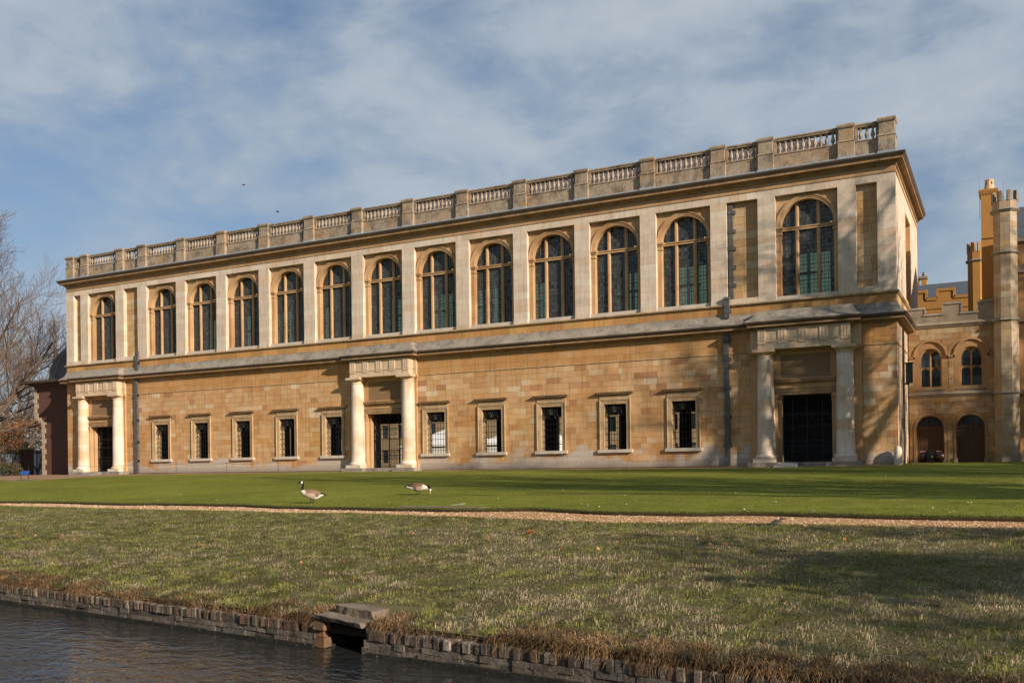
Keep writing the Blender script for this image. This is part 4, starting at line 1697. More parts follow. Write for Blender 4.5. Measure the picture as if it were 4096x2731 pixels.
wind = np.array([ru[0], ru[1]]) * 0.9
notcul = lambda u, s: np.where((u > CU0 - 0.15) & (u < CU1 + 0.1) & (s < S_WALL + 0.98), 0.0, 1.0)
blades('bank_grass', 470000, (-40.0, 6.0), s_bank, (0.04, 0.13), (0.006, 0.012), bank_cols, (0.6, 1.0), dens=lambda u, s: notcul(u, s) * np.clip(1.15 + u / 45, 0.25, 1) * (0.45 + 0.9 * np.clip((fbm(u, s, 2.2, 12, 3) - 0.3) * 2.5, 0, 1)), dirv=wind * 0.45, swirl=2.6, hang=(0.02, 0.62), lift=0.08)


def straw_cols(u, s, n):
    k = nrg.random((n, 1))
    return (TAN * k + GREYT * (1 - k)) * nrg.uniform(0.7, 1.3, (n, 1))


blades('straw_tufts', 125000, (-32.0, 6.0), s_bank, (0.10, 0.26), (0.006, 0.011), straw_cols, (0.8, 1.0),
       dens=lambda u, s: notcul(u, s) * np.clip((fbm(u, s * 1.2, 1.5, 41, 4) - 0.52) * 6, 0, 0.9) * np.clip(1.2 + u / 30, 0.2, 1), dirv=wind * 0.3, swirl=1.6, hang=(0.0, 0.32), lift=0.10)


def fringe_cols(u, s, n):
    k = nrg.random((n, 1))
    c = np.array([0.50, 0.30, 0.14]) * k + np.array([0.27, 0.165, 0.08]) * (1 - k)
    g = nrg.random(n) < 0.16
    c[g] = GREYT
    return c * nrg.uniform(0.45, 1.3, (n, 1)) * (0.55 + 0.75 * np.clip((vnoise(u, s, 5.0, 13.0) - 0.2) * 1.5, 0, 1))[:, None]


# dry thatch hanging over the wall, in tussocks
clump = lambda u: np.clip((fbm(u, 0 * u, 2.1, 4.0, 4) - 0.36 + 0.10 * np.clip((u + 7.5) / 5, 0, 1)) * 4.0, 0.0, 1.0)
tus = lambda u, s: (0.10 + 0.9 * clump(u)) * notcul(u, s)
OUTV, ALV = -np.array([rn[0], rn[1]]), np.array([ru[0], ru[1]])
blades('dry_grass_fringe', 150000, (-30, 6.0), lambda n, u: S_WALL + 0.04 + 0.50 * nrg.random(n) ** 1.3,
       (0.05, 0.17), (0.005, 0.010), fringe_cols, (0.5, 1.0), dens=tus, dirv=OUTV * 0.5 + ALV * 0.25, hang=(-0.7, 0.25),
       zfn=lambda u, s: -1.70 + 0.09 * clump(u) * nrg.random(len(u)) + 0.05 * (s - S_WALL))
blades('thatch_overhang', 52000, (-30, 6.0), lambda n, u: S_WALL + 0.03 + 0.07 * nrg.random(n),
       (0.06, 0.17), (0.005, 0.009), fringe_cols, (0.35, 0.8), dens=lambda u, s: clump(u) ** 1.5 * notcul(u, s), dirv=OUTV * 0.55, hang=(-1.0, 0.1), zfn=lambda u, s: -1.71 + 0.05 * nrg.random(len(u)))
# lawn edge tufts and short lawn blades near the path
lawn_cols = lambda u, s, n: (np.array([0.18, 0.21, 0.032]) * nrg.uniform(0.6, 1.2, (n, 1)))


def edge_cols(u, s, n):
    k = nrg.random((n, 1)) < 0.55
    return np.where(k, np.array([0.17, 0.15, 0.07]), np.array([0.12, 0.15, 0.03])) * nrg.uniform(0.5, 1.2, (n, 1))


blades('lawn_edge_tufts', 26000, (-40, 0.5), lambda n, u: np.interp(u, U, s_up) + 0.02 + nrg.exponential(0.10, n), (0.03, 0.07), (0.006, 0.012), edge_cols, (0.3, 0.9), zoff=0.05)
blades('path_edge_tufts', 20000, (-40, 0.5), lambda n, u: np.interp(u, U, s_lo) - 0.03 - nrg.exponential(0.15, n), (0.02, 0.05), (0.006, 0.012), bank_cols, (0.5, 0.95))
blades('lawn_blades', 120000, (-46, 0.5), lambda n, u: np.interp(u, U, s_up) + 0.05 + 14 * nrg.random(n) ** 1.8, (0.015, 0.035), (0.006, 0.011), lawn_cols, (0.2, 0.8), zoff=0.05)

# loose stones on the path
b = MB()
pc = [(0.55, 0.37, 0.21), (0.66, 0.50, 0.34), (0.42, 0.25, 0.13), (0.72, 0.62, 0.48)]
for i in range(9000):
    u = rng.uniform(-40, 0.5)
    f = rng.random()
    s = float(np.interp(u, U, s_lo)) * (1 - f) + float(np.interp(u, U, s_up)) * f
    X, Y = xy(u, s)
    z = gzf(X, Y) - 0.015
    r_ = rng.uniform(0.008, 0.020)
    e = [r_ * rng.uniform(0.6, 1.3) for _ in range(3)]
    a = rng.uniform(0, 3.14)
    ca, sa = math.cos(a), math.sin(a)
    vs = [(X + e[0] * ca, Y + e[0] * sa, z), (X - e[0] * ca, Y - e[0] * sa, z), (X - e[1] * sa, Y + e[1] * ca, z), (X + e[1] * sa, Y - e[1] * ca, z), (X, Y, z + e[2])]
    b.add(vs, [(0, 2, 4), (2, 1, 4), (1, 3, 4), (3, 0, 4)], jit(rng.choice(pc), 0.15))
b.build('gravel_stones', attr_mat('pebble', 0.85, var=0.1), None, kind='stuff')

# specks of leaf, feather and daisy on the lawn
b = MB()
for i in range(1100):
    u = rng.uniform(-46, 4)
    s = float(np.interp(u, U, s_up)) + 0.3 + rng.random() ** 1.4 * 22
    X, Y = xy(u, s)
    if Y > -2.6:
        continue
    z = gzf(X, Y) + 0.068
    r_ = rng.uniform(0.010, 0.026)
    a = rng.uniform(0, 6.28)
    ca, sa = math.cos(a) * r_, math.sin(a) * r_
    b.add([(X + ca, Y + sa, z), (X - sa * 0.6, Y + ca * 0.6, z + r_ * 0.7), (X - ca, Y - sa, z + r_ * 0.4), (X + sa * 0.6, Y - ca * 0.6, z)], [(0, 1, 2, 3)],
          jit(rng.choice([(0.40, 0.30, 0.18), (0.25, 0.13, 0.06), (0.6, 0.56, 0.48), (0.10, 0.07, 0.04)]), 0.2))
b.build('lawn_litter', MATS['pebble'], None, kind='stuff')
# ================================================================== gothic range on the right
M_GOTH = stone_mat('gothic_stone', (0.35, 0.205, 0.095), var=0.28, warm=(0.36, 0.195, 0.085), streak=0.4, grime=0.25, bump=0.35)
M_GOTHG = stone_mat('gothic_grey_stone', (0.26, 0.21, 0.155), var=0.3, grime=0.5, bump=0.4)
M_TUR = stone_mat('turret_stone', None, var=0.3, streak=0.4, grime=0.3, bump=0.35)
M_STUC = stone_mat('orange_stucco', (0.36, 0.18, 0.048), var=0.2, streak=0.2, bump=0.15)
M_SLATE = plain('roof_slate', (0.075, 0.085, 0.10), 0.6, var=0.3, vscale=5)
M_WOOD = plain('oak_door', (0.075, 0.038, 0.018), 0.6, var=0.25, vscale=12, bump=0.3)
M_DGLASS, N, b_, o_ = new_mat('dark_window_glass')
b_.inputs['Base Color'].default_value = (0.02, 0.024, 0.03, 1)
b_.inputs['Roughness'].default_value = 0.06
b_.inputs['Specular IOR Level'].default_value = 0.8
YGo = 5.55
GX0, GX1 = 50.9, 55.2
GOTH = thing('gothic_range', 'battlemented gothic range with two arched windows above two arched oak doors', 'building')


def four_centred(cx, hw, zs, za, n=8):
    """points of a depressed pointed arch from left springing to right"""
    pts = []
    for i in range(n + 1):
        t = i / n
        x = -hw * (1 - t)
        z = zs + (za - zs) * (1 - (1 - t) ** 2.1) ** 0.62
        pts.append((cx + x, z))
    return pts + [(2 * cx - x, z) for x, z in pts[-2::-1]]


def arch_wall(b, x0, x1, z0, z1, y0, y1, openings_):
    """wall face with arched openings given as (arch points, base z)"""
    ops = sorted(openings_, key=lambda o: o[0][0][0])
    x = x0
    for pts, zb in ops:
        b.quad((x, y0, z0), (pts[0][0], y0, z0), (pts[0][0], y0, z1), (x, y0, z1))
        if zb > z0:
            b.quad((pts[0][0], y0, z0), (pts[-1][0], y0, z0), (pts[-1][0], y0, zb), (pts[0][0], y0, zb))
            b.quad((pts[0][0], y0, zb), (pts[-1][0], y0, zb), (pts[-1][0], y1, zb - 0.0), (pts[0][0], y1, zb))
        for (xa, za), (xb, zb2) in zip(pts[:-1], pts[1:]):
            b.quad((xa, y0, za), (xb, y0, zb2), (xb, y0, z1), (xa, y0, z1))
            b.quad((xa, y0, za), (xa, y1, za), (xb, y1, zb2), (xb, y0, zb2))
        for xa, za in (pts[0], pts[-1]):
            b.quad((xa, y0, zb), (xa, y1, zb), (xa, y1, za), (xa, y0, za))
        x = pts[-1][0]
    b.quad((x, y0, z0), (x1, y0, z0), (x1, y0, z1), (x, y0, z1))


def arch_ring(b, pts, zb, y0, y1, w):
    """moulding round an arched opening: offsets the polyline outwards by w"""
    P = [(pts[0][0], zb)] + list(pts) + [(pts[-1][0], zb)]
    cx = (pts[0][0] + pts[-1][0]) / 2
    o = []
    for i, (x, z) in enumerate(P):
        a, c = P[max(0, i - 1)], P[min(len(P) - 1, i + 1)]
        dx, dz = c[0] - a[0], c[1] - a[1]
        L = math.hypot(dx, dz) or 1
        o.append((x - dz / L * w, z + dx / L * w))
    k = len(P)
    vs = [(x, y0, z) for x, z in P] + [(x, y0, z) for x, z in o] + [(x, y1, z) for x, z in P] + [(x, y1, z) for x, z in o]
    fs = []
    for i in range(k - 1):
        fs += [(i, i + 1, k + i + 1, k + i), (k + i, k + i + 1, 3 * k + i + 1, 3 * k + i), (2 * k + i, 2 * k + i + 1, i + 1, i)]
    b.add(vs, fs)


dz_ = [(51.92, 0.72), (53.90, 0.72)]
door_arch = [four_centred(c, h, 2.03, 2.60) for c, h in dz_]
win_arch = [four_centred(c, 0.55, 5.70, 6.22) for c in (51.99, 53.97)]
b = MB()
arch_wall(b, GX0, GX1, 0.0, 3.66, YGo, YGo + 0.45, [(p, 0.05) for p in door_arch])
arch_wall(b, GX0, GX1, 3.66, 7.32, YGo + 0.02, YGo + 0.38, [(p, 4.14) for p in win_arch])
b.build('wall', M_GOTH, GOTH)
M_GASH = stone_mat('gothic_ashlar', None, var=0.25, warm=(0.30, 0.155, 0.06), streak=0.45, grime=0.3, bump=0.4)


def gcol():
    return jit(rng.choice([(0.37, 0.225, 0.105), (0.33, 0.185, 0.075), (0.39, 0.265, 0.145), (0.36, 0.21, 0.095), (0.41, 0.305, 0.19)]), 0.08)


stones = []
courses([0.02 + 0.294 * i for i in range(13)], GX0, GX1, [(c_x - 0.86, c_x + 0.86, 0, 2.2) for c_x in (51.92, 53.90)] + [(c_x - 0.62, c_x + 0.62, 2.1, 2.62) for c_x in (51.92, 53.90)] + [(c_x - 0.3, c_x + 0.3, 2.5, 2.75) for c_x in (51.92, 53.90)], None, gcol, YGo - 0.014, 0.35, 0.8)
courses([3.88 + 0.31 * i for i in range(12)], GX0, GX1, [(c_x - 0.88, c_x + 0.88, 3.8, 6.1) for c_x in (51.99, 53.97)] + [(c_x - 0.55, c_x + 0.55, 6.0, 6.62) for c_x in (51.99, 53.97)], None, gcol, YGo + 0.006, 0.35, 0.8)
for s in stones:
    q = MB()
    q.block(s[0], s[1], s[4], s[2], s[3], s[5])
    q.build('stone', M_GASH, GOTH)
b = MB()
b.sweep([(GX0, YGo), (GX1, YGo)], [(0, 3.55), (0.05, 3.60), (0.05, 3.64), (0.12, 3.70), (0.12, 3.74), (0.0, 3.86)])
b.build('string_course', M_GOTHG, GOTH)
b = MB()
b.sweep([(GX0, YGo), (GX1, YGo)], [(0, 7.28), (0.06, 7.33), (0.06, 7.38), (0.13, 7.44), (0.13, 7.48), (0.02, 7.60)])
b.build('parapet_string', M_GOTHG, GOTH)
# parapet with crenels
def crenels(b, segs, y0, y1, zbase):
    for x0, x1, zt in segs:
        b.box(x0, x1, y0, y1, zbase, zt)


segs = [(GX0, 51.72, 8.42), (51.72, 52.66, 8.05), (52.66, 53.50, 8.60), (53.50, 54.33, 8.03), (54.33, GX1, 8.58)]
b = MB()
crenels(b, segs, YGo + 0.03, YGo + 0.33, 7.55)
b.build('parapet', M_GOTHG, GOTH)
for x0, x1, zt in segs:
    b = MB()
    b.sweep([(x0, YGo + 0.35), (x0, YGo + 0.02), (x1, YGo + 0.02), (x1, YGo + 0.35)], [(0.0, zt - 0.10), (0.045, zt - 0.07), (0.05, zt - 0.02), (0.0, zt + 0.05)])
    b.quad((x0, YGo + 0.0, zt + 0.05), (x1, YGo + 0.0, zt + 0.05), (x1, YGo + 0.36, zt + 0.05), (x0, YGo + 0.36, zt + 0.05))
    b.build('coping', M_WEATH, GOTH)
for (x0, x1, za), (x2, x3, zb) in zip(segs[:-1], segs[1:]):
    b = MB()
    xm, lo_, hi_ = x1, min(za, zb) + 0.05, max(za, zb) - 0.1
    b.box(xm - 0.07 if za < zb else xm, xm if za < zb else xm + 0.07, YGo - 0.01, YGo + 0.36, lo_, hi_)
    b.build('coping', M_WEATH, GOTH)
# windows
for p, c in zip(win_arch, (51.99, 53.97)):
    b = MB()
    arch_ring(b, [(x, z) for x, z in four_centred(c, 0.78, 5.80, 6.58)], 5.70, YGo - 0.07, YGo + 0.03, 0.09)
    b.box(c - 0.98, c - 0.76, YGo - 0.07, YGo + 0.03, 5.70, 5.79)
    b.box(c + 0.76, c + 0.98, YGo - 0.07, YGo + 0.03, 5.70, 5.79)
    hm_ = b.build('window', M_GOTH, GOTH)
    b = MB()
    arch_ring(b, p, 4.14, YGo + 0.12, YGo + 0.34, -0.07)
    b.box(c - 0.045, c + 0.045, YGo + 0.20, YGo + 0.36, 4.14, 6.15)
    b.box(c - 0.52, c + 0.52, YGo + 0.22, YGo + 0.36, 5.13, 5.20)
    for sx in (-1, 1):
        for zs, za in ((5.74, 6.07), (4.99, 5.12)):
            arch_ring(b, four_centred(c + sx * 0.26, 0.235, zs, za, 5), zs, YGo + 0.22, YGo + 0.35, 0.06)
    b.box(c - 0.2, c + 0.2, YGo + 0.25, YGo + 0.35, 5.99, 6.2)
    b.build('tracery', M_GOTH, hm_)
    for sx in (-1, 1):
        for z0, z1 in ((4.16, 4.65), (4.66, 5.14), (5.19, 5.62), (5.63, 6.05)):
            q = MB()
            ty, tx = rng.gauss(0, 0.012), rng.gauss(0, 0.02)
            x0, x1 = sorted((c + sx * 0.04, c + sx * 0.5))
            q.quad((x0, YGo + 0.31 - ty, z0), (x1, YGo + 0.31 + ty, z0), (x1, YGo + 0.31 + ty + tx, z1), (x0, YGo + 0.31 - ty + tx, z1))
            q.build('pane', M_DGLASS, hm_)
    q = MB()
    q.add([(c - 0.75, YGo - 0.03, 4.0), (c + 0.75, YGo - 0.03, 4.0), (c + 0.5, YGo + 0.3, 4.18), (c - 0.5, YGo + 0.3, 4.18)], [(0, 1, 2, 3)])
    q.add([(c - 0.75, YGo - 0.03, 4.0), (c + 0.75, YGo - 0.03, 4.0), (c + 0.7, YGo + 0.02, 3.88), (c - 0.7, YGo + 0.02, 3.88)], [(3, 2, 1, 0)])
    q.build('sill', M_GOTHG, hm_)
# doors
for p, (c, h) in zip(door_arch, dz_):
    b = MB()
    arch_ring(b, p, 0.3, YGo - 0.05, YGo + 0.06, 0.07)
    arch_ring(b, p, 0.05, YGo + 0.12, YGo + 0.3, -0.05)
    dd = b.build('door', M_GOTH, GOTH)
    for sx in (-1, 1):
        b = MB()
        b.box(c + sx * (h + 0.0) - 0.09, c + sx * (h + 0.0) + 0.09, YGo - 0.10, YGo + 0.02, 0.0, 0.30)
        b.build('plinth', M_GOTHG, dd)
    n = 7
    for i in range(n):
        q = MB()
        x0 = c - h + 2 * h * i / n
        q.box(x0 + 0.004, x0 + 2 * h / n - 0.004, YGo + 0.30 + rng.uniform(0, 0.006), YGo + 0.36, 0.06, 1.93)
        q.build('plank', M_WOOD, dd)
    b = MB()
    b.box(c - h, c + h, YGo + 0.26, YGo + 0.34, 1.90, 2.02)
    for i in range(1, 5):
        x = c - h + 2 * h * i / 5
        b.box(x - 0.03, x + 0.03, YGo + 0.27, YGo + 0.34, 2.02, 2.62)
    b.build('door_rail', M_WOOD, dd)
    b = MB()
    b.quad((c - h, YGo + 0.33, 2.0), (c + h, YGo + 0.33, 2.0), (c + h, YGo + 0.33, 2.65), (c - h, YGo + 0.33, 2.65))
    b.build('fanlight', M_DGLASS, dd)
# a jog in the left door: projecting door leaf frame
b = MB()
b.quad((GX0, YGo + 1.2, 0), (GX1, YGo + 1.2, 0), (GX1, YGo + 1.2, 7.5), (GX0, YGo + 1.2, 7.5))
b.build('inner_wall', M_INT, GOTH)
b = MB()
b.quad((GX0, YGo + 0.3, 7.7), (62, YGo + 0.3, 7.7), (62, 30, 7.9), (GX0, 30, 7.9))
b.build('flat_roof', M_LEAD, GOTH)

# octagonal turret
TUR = thing('octagonal_turret', 'slim octagonal stone turret with crenellated top and string bands', 'tower')
tcx, tcy = 55.64, YGo + 0.12
rr = 0.60


def octo(b, r0, r1, z0, z1, col=None):
    vs = []
    for r, z in ((r0, z0), (r1, z1)):
        for i in range(8):
            a = math.pi / 8 + i * math.pi / 4
            vs.append((tcx + r * math.cos(a), tcy + r * math.sin(a), z))
    fs = [(i, (i + 1) % 8, 8 + (i + 1) % 8, 8 + i) for i in range(8)] + [tuple(range(7, -1, -1)), tuple(range(8, 16))]
    b.add(vs, fs, col)


b = MB()
octo(b, rr - 0.03, rr - 0.03, 0.5, 13.1, (0.3, 0.2, 0.12))
b.build('shaft', M_TUR, TUR)
z = 0.52
while z < 13.08:
    ze = min(z + rng.uniform(0.30, 0.38), 13.09)
    r_ = rr + (0.03 if z < 7.2 else 0.0)
    q = MB()
    for i in range(8):
        a0, a1 = math.pi / 8 + i * math.pi / 4, math.pi / 8 + (i + 1) * math.pi / 4
        P0, P1 = (tcx + r_ * math.cos(a0), tcy + r_ * math.sin(a0)), (tcx + r_ * math.cos(a1), tcy + r_ * math.sin(a1))
        cc = jit(rng.choice([(0.40, 0.315, 0.22), (0.36, 0.27, 0.175), (0.43, 0.345, 0.25), (0.38, 0.27, 0.155)]), 0.08)
        q.add([(*P0, z + 0.003), (*P1, z + 0.003), (*P1, ze - 0.003), (*P0, ze - 0.003)], [(0, 1, 2, 3)], cc)
    q.build('course', M_TUR, TUR)
    z = ze
b = MB()
octo(b, rr + 0.10, rr + 0.10, 0.0, 0.42)
octo(b, rr + 0.10, rr + 0.035, 0.421, 0.52)
b.build('plinth', M_GOTHG, TUR)
for z in (3.62, 7.42, 10.92):
    b = MB()
    octo(b, rr + 0.04, rr + 0.11, z - 0.06, z)
    octo(b, rr + 0.11, rr + 0.03, z + 0.001, z + 0.11)
    b.build('string_band', M_WEATH, TUR)
b = MB()
octo(b, rr + 0.02, rr + 0.16, 13.02, 13.14)
octo(b, rr + 0.16, rr + 0.06, 13.141, 13.22)
b.build('cornice', M_WEATH, TUR)
b = MB()
octo(b, rr + 0.05, rr + 0.05, 13.221, 13.62, (0.36, 0.27, 0.18))
b.build('parapet', M_TUR, TUR)
for i in range(8):
    a = i * math.pi / 4
    b = MB()
    ca, sa = math.cos(a + math.pi / 8), math.sin(a + math.pi / 8)
    ro = rr + 0.05
    pts = []
    for da, r_ in ((-0.19, ro), (-0.0, ro + 0.02), (0.19, ro), (0.22, ro - 0.17), (-0.22, ro - 0.17)):
        t = a + math.pi / 8 + da
        pts.append((tcx + r_ * math.cos(t), tcy + r_ * math.sin(t)))
    n = len(pts)
    b.add([(x, y, 13.6) for x, y in pts] + [(x, y, 14.12) for x, y in pts], [tuple(range(n, 2 * n))] + [(k, (k + 1) % n, n + (k + 1) % n, n + k) for k in range(n)])
    mrl = b.build('merlon', M_GOTHG, TUR)
b = MB()
b.tube([(tcx - 0.05, tcy, 13.5), (tcx - 0.05, tcy, 14.75)], 0.014, 5)
b.build('lightning_rod', M_LEAD, TUR)

# wing to the right of the turret
WING = thing('south_wing', 'two storey stone wing with slate roof cut off by the right edge', 'building')
b = MB()
b.box(56.1, 68, YGo + 0.25, YGo + 9, 0.0, 11.6)
b.build('wall', M_GOTH, WING)
b = MB()
b.box(56.1, 68, YGo + 0.10, YGo + 0.6, 11.5, 11.75)
b.box(56.1, 68, YGo + 0.15, YGo + 0.249, 9.9, 10.3)
b.box(56.1, 68, YGo + 0.12, YGo + 0.249, 3.55, 3.75)
b.box(56.1, 68, YGo + 0.12, YGo + 0.249, 7.33, 7.5)
b.box(56.1, 68, YGo + 0.10, YGo + 0.249, 0, 0.5)
b.build('string_course', M_GOTHG, WING)
b = MB()
b.add([(56.1, YGo + 0.4, 11.75), (68, YGo + 0.4, 11.75), (68, YGo + 4, 14.2), (56.1, YGo + 4, 14.2), (56.1, YGo + 7.6, 11.75), (68, YGo + 7.6, 11.75)], [(0, 1, 2, 3), (3, 2, 5, 4), (0, 3, 4)])
b.build('roof', M_SLATE, WING)

for x in (58.2, 60.9, 63.6, 66.0):
    for z0, z1 in ((4.3, 6.3), (8.0, 9.5), (0.9, 2.8)):
        b = MB()
        b.wall(x - 0.75, x + 0.75, z0 - 0.2, z1 + 0.2, YGo + 0.15, YGo + 0.249, [(x - 0.6, x - 0.05, z0, z1), (x + 0.05, x + 0.6, z0, z1)], back=False)
        wf = b.build('window', M_GOTH, WING)
        b = MB()
        b.quad((x - 0.6, YGo + 0.235, z0), (x + 0.6, YGo + 0.235, z0), (x + 0.6, YGo + 0.235, z1), (x - 0.6, YGo + 0.235, z1))
        b.build('pane', M_DGLASS, wf)
# tall orange chimney
CHI = thing('chimney_stack', 'tall orange rendered chimney stack with single clay pot', 'chimney')
y0 = YGo + 6
b = MB()
b.box(54.42, 55.22, y0, y0 + 1.2, 7.7, 15.75)
b.build('shaft', M_STUC, CHI)
b = MB()
b.sweep([(54.42, y0 + 1.2), (54.42, y0), (55.22, y0), (55.22, y0 + 1.2)], [(0, 15.6), (0.05, 15.68), (0.10, 15.82), (0.12, 15.92), (0.0, 15.98)])
b.quad((54.42, y0, 15.98), (55.22, y0, 15.98), (55.22, y0 + 1.2, 15.98), (54.42, y0 + 1.2, 15.98))
b.build('cap', M_STUC, CHI)
b = MB()
b.lathe([(0.30, 15.97), (0.27, 16.15), (0.22, 16.5), (0.24, 16.53), (0.24, 16.60), (0.18, 16.62)], 54.86, y0 + 0.5, 12)
for k in range(4):
    a = -0.3 - k * math.pi / 2
    b.mi = 0
pt_ = b.build('chimney_pot', plain('clay_pot', (0.55, 0.38, 0.22), 0.8, var=0.15), CHI)
b = MB()
for a in (-2.2, -0.95, 0.4):
    x, y = 54.86 + 0.235 * math.cos(a), y0 + 0.5 + 0.235 * math.sin(a)
    b.box(x - 0.035, x + 0.035, y - 0.02, y + 0.02, 16.25, 16.45)
b.build('pot_vent', M_IRON, pt_)
b = MB()
b.tube([(54.36, y0 + 0.1, 14.3), (54.36, y0 + 0.1, 17.0)], 0.016, 5)
b.build('lightning_rod', M_LEAD, CHI)
b = MB()
b.box(54.415, 55.225, y0 - 0.03, y0 - 0.001, 13.06, 13.10)
b.build('strap', M_IRON, CHI)

# second smaller turret behind
T2 = thing('rear_turret', 'smaller orange octagonal turret behind the tall chimney', 'tower')
tcx, tcy, rr = 54.02, 17.6, 0.55
b = MB()
octo(b, rr, rr, 7.5, 12.9)
b.build('shaft', M_STUC, T2)
b = MB()
octo(b, rr + 0.02, rr + 0.14, 12.85, 12.97)
octo(b, rr + 0.14, rr + 0.04, 12.971, 13.05)
b.build('cornice', M_WEATH, T2)
b = MB()
octo(b, rr + 0.02, rr + 0.02, 13.051, 13.55)
b.build('parapet', M_STUC, T2)
for i in range(8):
    t0 = i * math.pi / 4 + math.pi / 8
    b = MB()
    pts = [(tcx + r_ * math.cos(t0 + da), tcy + r_ * math.sin(t0 + da)) for da, r_ in ((-0.2, rr + 0.02), (0.2, rr + 0.02), (0.24, rr - 0.15), (-0.24, rr - 0.15))]
    b.add([(x, y, 13.5) for x, y in pts] + [(x, y, 14.12) for x, y in pts], [(4, 5, 6, 7)] + [(k, (k + 1) % 4, 4 + (k + 1) % 4, 4 + k) for k in range(4)])
    b.build('merlon', M_GOTH, T2)
b = MB()
b.tube([(tcx + 0.05, tcy, 13.4), (tcx + 0.05, tcy, 14.75)], 0.014, 5)
b.build('lightning_rod', M_LEAD, T2)

# orange battlemented court range behind
ORG = thing('court_wing', 'bright orange stepped parapet of the court range behind, under a slate roof', 'building')
yo = 20.0
segs2 = [(46.0, 50.9, 11.78), (50.9, 51.55, 11.22), (51.55, 52.62, 11.80), (52.62, 53.6, 11.25), (53.6, 54.6, 11.8), (54.6, 56, 11.2)]
b = MB()
b.box(44, 58, yo + 0.05, yo + 7, 0, 10.9)
for x0, x1, zt in segs2:
    b.box(x0, x1, yo, yo + 0.35, 10.5, zt)
b.build('wall', M_STUC, ORG)
for x0, x1, zt in segs2:
    b = MB()
    b.box(x0 - 0.04, x1 + 0.04, yo - 0.06, yo + 0.4, zt - 0.14, zt + 0.05)
    if zt > 11.5:
        b.box(x0 - 0.06, x0 + 0.10, yo - 0.06, yo + 0.4, 11.2, zt - 0.14)
        b.box(x1 - 0.10, x1 + 0.06, yo - 0.06, yo + 0.4, 11.2, zt - 0.14)
    b.build('coping', M_STUC, ORG)
b = MB()
b.add([(44, yo + 0.8, 10.95), (58, yo + 0.8, 10.95), (58, yo + 4.4, 12.95), (44, yo + 4.4, 12.95), (44, yo + 7, 11), (58, yo + 7, 11)], [(0, 1, 2, 3), (3, 2, 5, 4)])
b.build('roof', M_SLATE, ORG)
FC = thing('far_chimneys', 'pair of small orange chimneys beyond the court range roof', 'chimney')
for i in range(2):
    b = MB()
    b.box(48.55 + i * 0.62, 48.97 + i * 0.62, 40, 40.7, 11, 16.2)
    st_ = b.build('shaft', M_STUC, FC)
    b = MB()
    b.box(48.47 + i * 0.62, 49.05 + i * 0.62, 39.92, 40.78, 16.2, 16.42)
    b.lathe([(0.16, 16.42), (0.13, 16.8)], 48.76 + i * 0.62, 40.3, 8)
    b.build('cap', M_GOTHG, st_)

# ---- lantern and bollard by the library corner
LAN = thing('wall_lantern', 'black iron box lantern on the bright end wall of the library', 'lantern', (0, 0, 0))
b = MB(TS)
b.box(2.75, 2.85, -0.30, 0.0, 4.12, 4.2)
b.box(2.68, 2.98, -0.50, -0.10, 5.20, 5.26)
b.box(2.70, 2.96, -0.46, -0.14, 4.2, 4.26)
for a in (2.70, 2.93):
    for d in (-0.46, -0.17):
        b.box(a, a + 0.03, d, d + 0.03, 4.26, 5.20)
for z in (4.5, 4.75, 5.0):
    b.box(2.70, 2.96, -0.46, -0.43, z, z + 0.02)
b.build('lantern_frame', M_IRON, LAN)
b = MB(TS)
b.box(2.735, 2.925, -0.425, -0.175, 4.27, 5.19)
b.build('lantern_glass', M_DGLASS, LAN)
b = MB()
b.lathe([(0.20, -0.05), (0.185, 0.55), (0.16, 0.75), (0.10, 0.86), (0.0, 0.89)], 50.86, -0.32, 12)
me = b.mesh('stone_bollard', M_PALE)
smooth_angle(me)
tag(link('stone_bollard', me), 'short rounded stone guard post at the right corner of the library', 'bollard')

# ---- garden machine in front of the left oak door
GM = thing('garden_machine', 'dark garden machine with yellow green badge before the left oak door', 'machine')
b = MB()
y = 4.55
M_DKR = plain('dark_maroon_paint', (0.03, 0.011, 0.008), 0.35, 0, 0.5)
M_BLK = plain('black_plastic', (0.012, 0.012, 0.013), 0.5)
for x in (51.62, 52.42):
    q = MB()
    prof = [(0.0, -0.22), (0.2, -0.22), (0.27, -0.15), (0.29, 0.0), (0.27, 0.15), (0.2, 0.22), (0.0, 0.22)]
    vs_ = []
    for r_, t in prof:
        for i in range(12):
            a = 2 * math.pi * i / 12
            vs_.append((x + t * 1.1, y + r_ * math.cos(a), 0.36 + r_ * math.sin(a)))
    q.add(vs_, [(j * 12 + i, j * 12 + (i + 1) % 12, (j + 1) * 12 + (i + 1) % 12, (j + 1) * 12 + i) for j in range(6) for i in range(12)])
    me = q.mesh('drum', M_DKR)
    smooth_angle(me)
    dr = link('drum', me, GM)
    q = MB()
    q.box(x - 0.13, x + 0.13, y - 0.1, y + 0.1, 0.63, 0.68)
    q.build('drum_cap', plain('pale_red_cap', (0.45, 0.25, 0.22), 0.5), dr)
b = MB()
b.box(51.84, 52.2, y - 0.34, y + 0.3, 0.10, 0.52)
b.box(51.86, 52.18, y - 0.28, y + 0.26, 0.52, 0.70)
b.build('engine_housing', M_BLK, GM)
b = MB()
b.box(52.06, 52.12, y - 0.352, y - 0.34, 0.34, 0.40)
b.build('badge', plain('lime_badge', (0.45, 0.75, 0.06), 0.4), GM)
for x in (51.75, 52.3):
    q = MB()
    vs_ = [(x + dx, y + 0.14 * math.cos(2 * math.pi * i / 12), 0.14 + 0.14 * math.sin(2 * math.pi * i / 12)) for dx in (-0.05, 0.05) for i in range(12)]
    q.add(vs_, [(i, (i + 1) % 12, 12 + (i + 1) % 12, 12 + i) for i in range(12)] + [tuple(range(11, -1, -1)), tuple(range(12, 24))])
    q.build('wheel', M_BLK, GM)

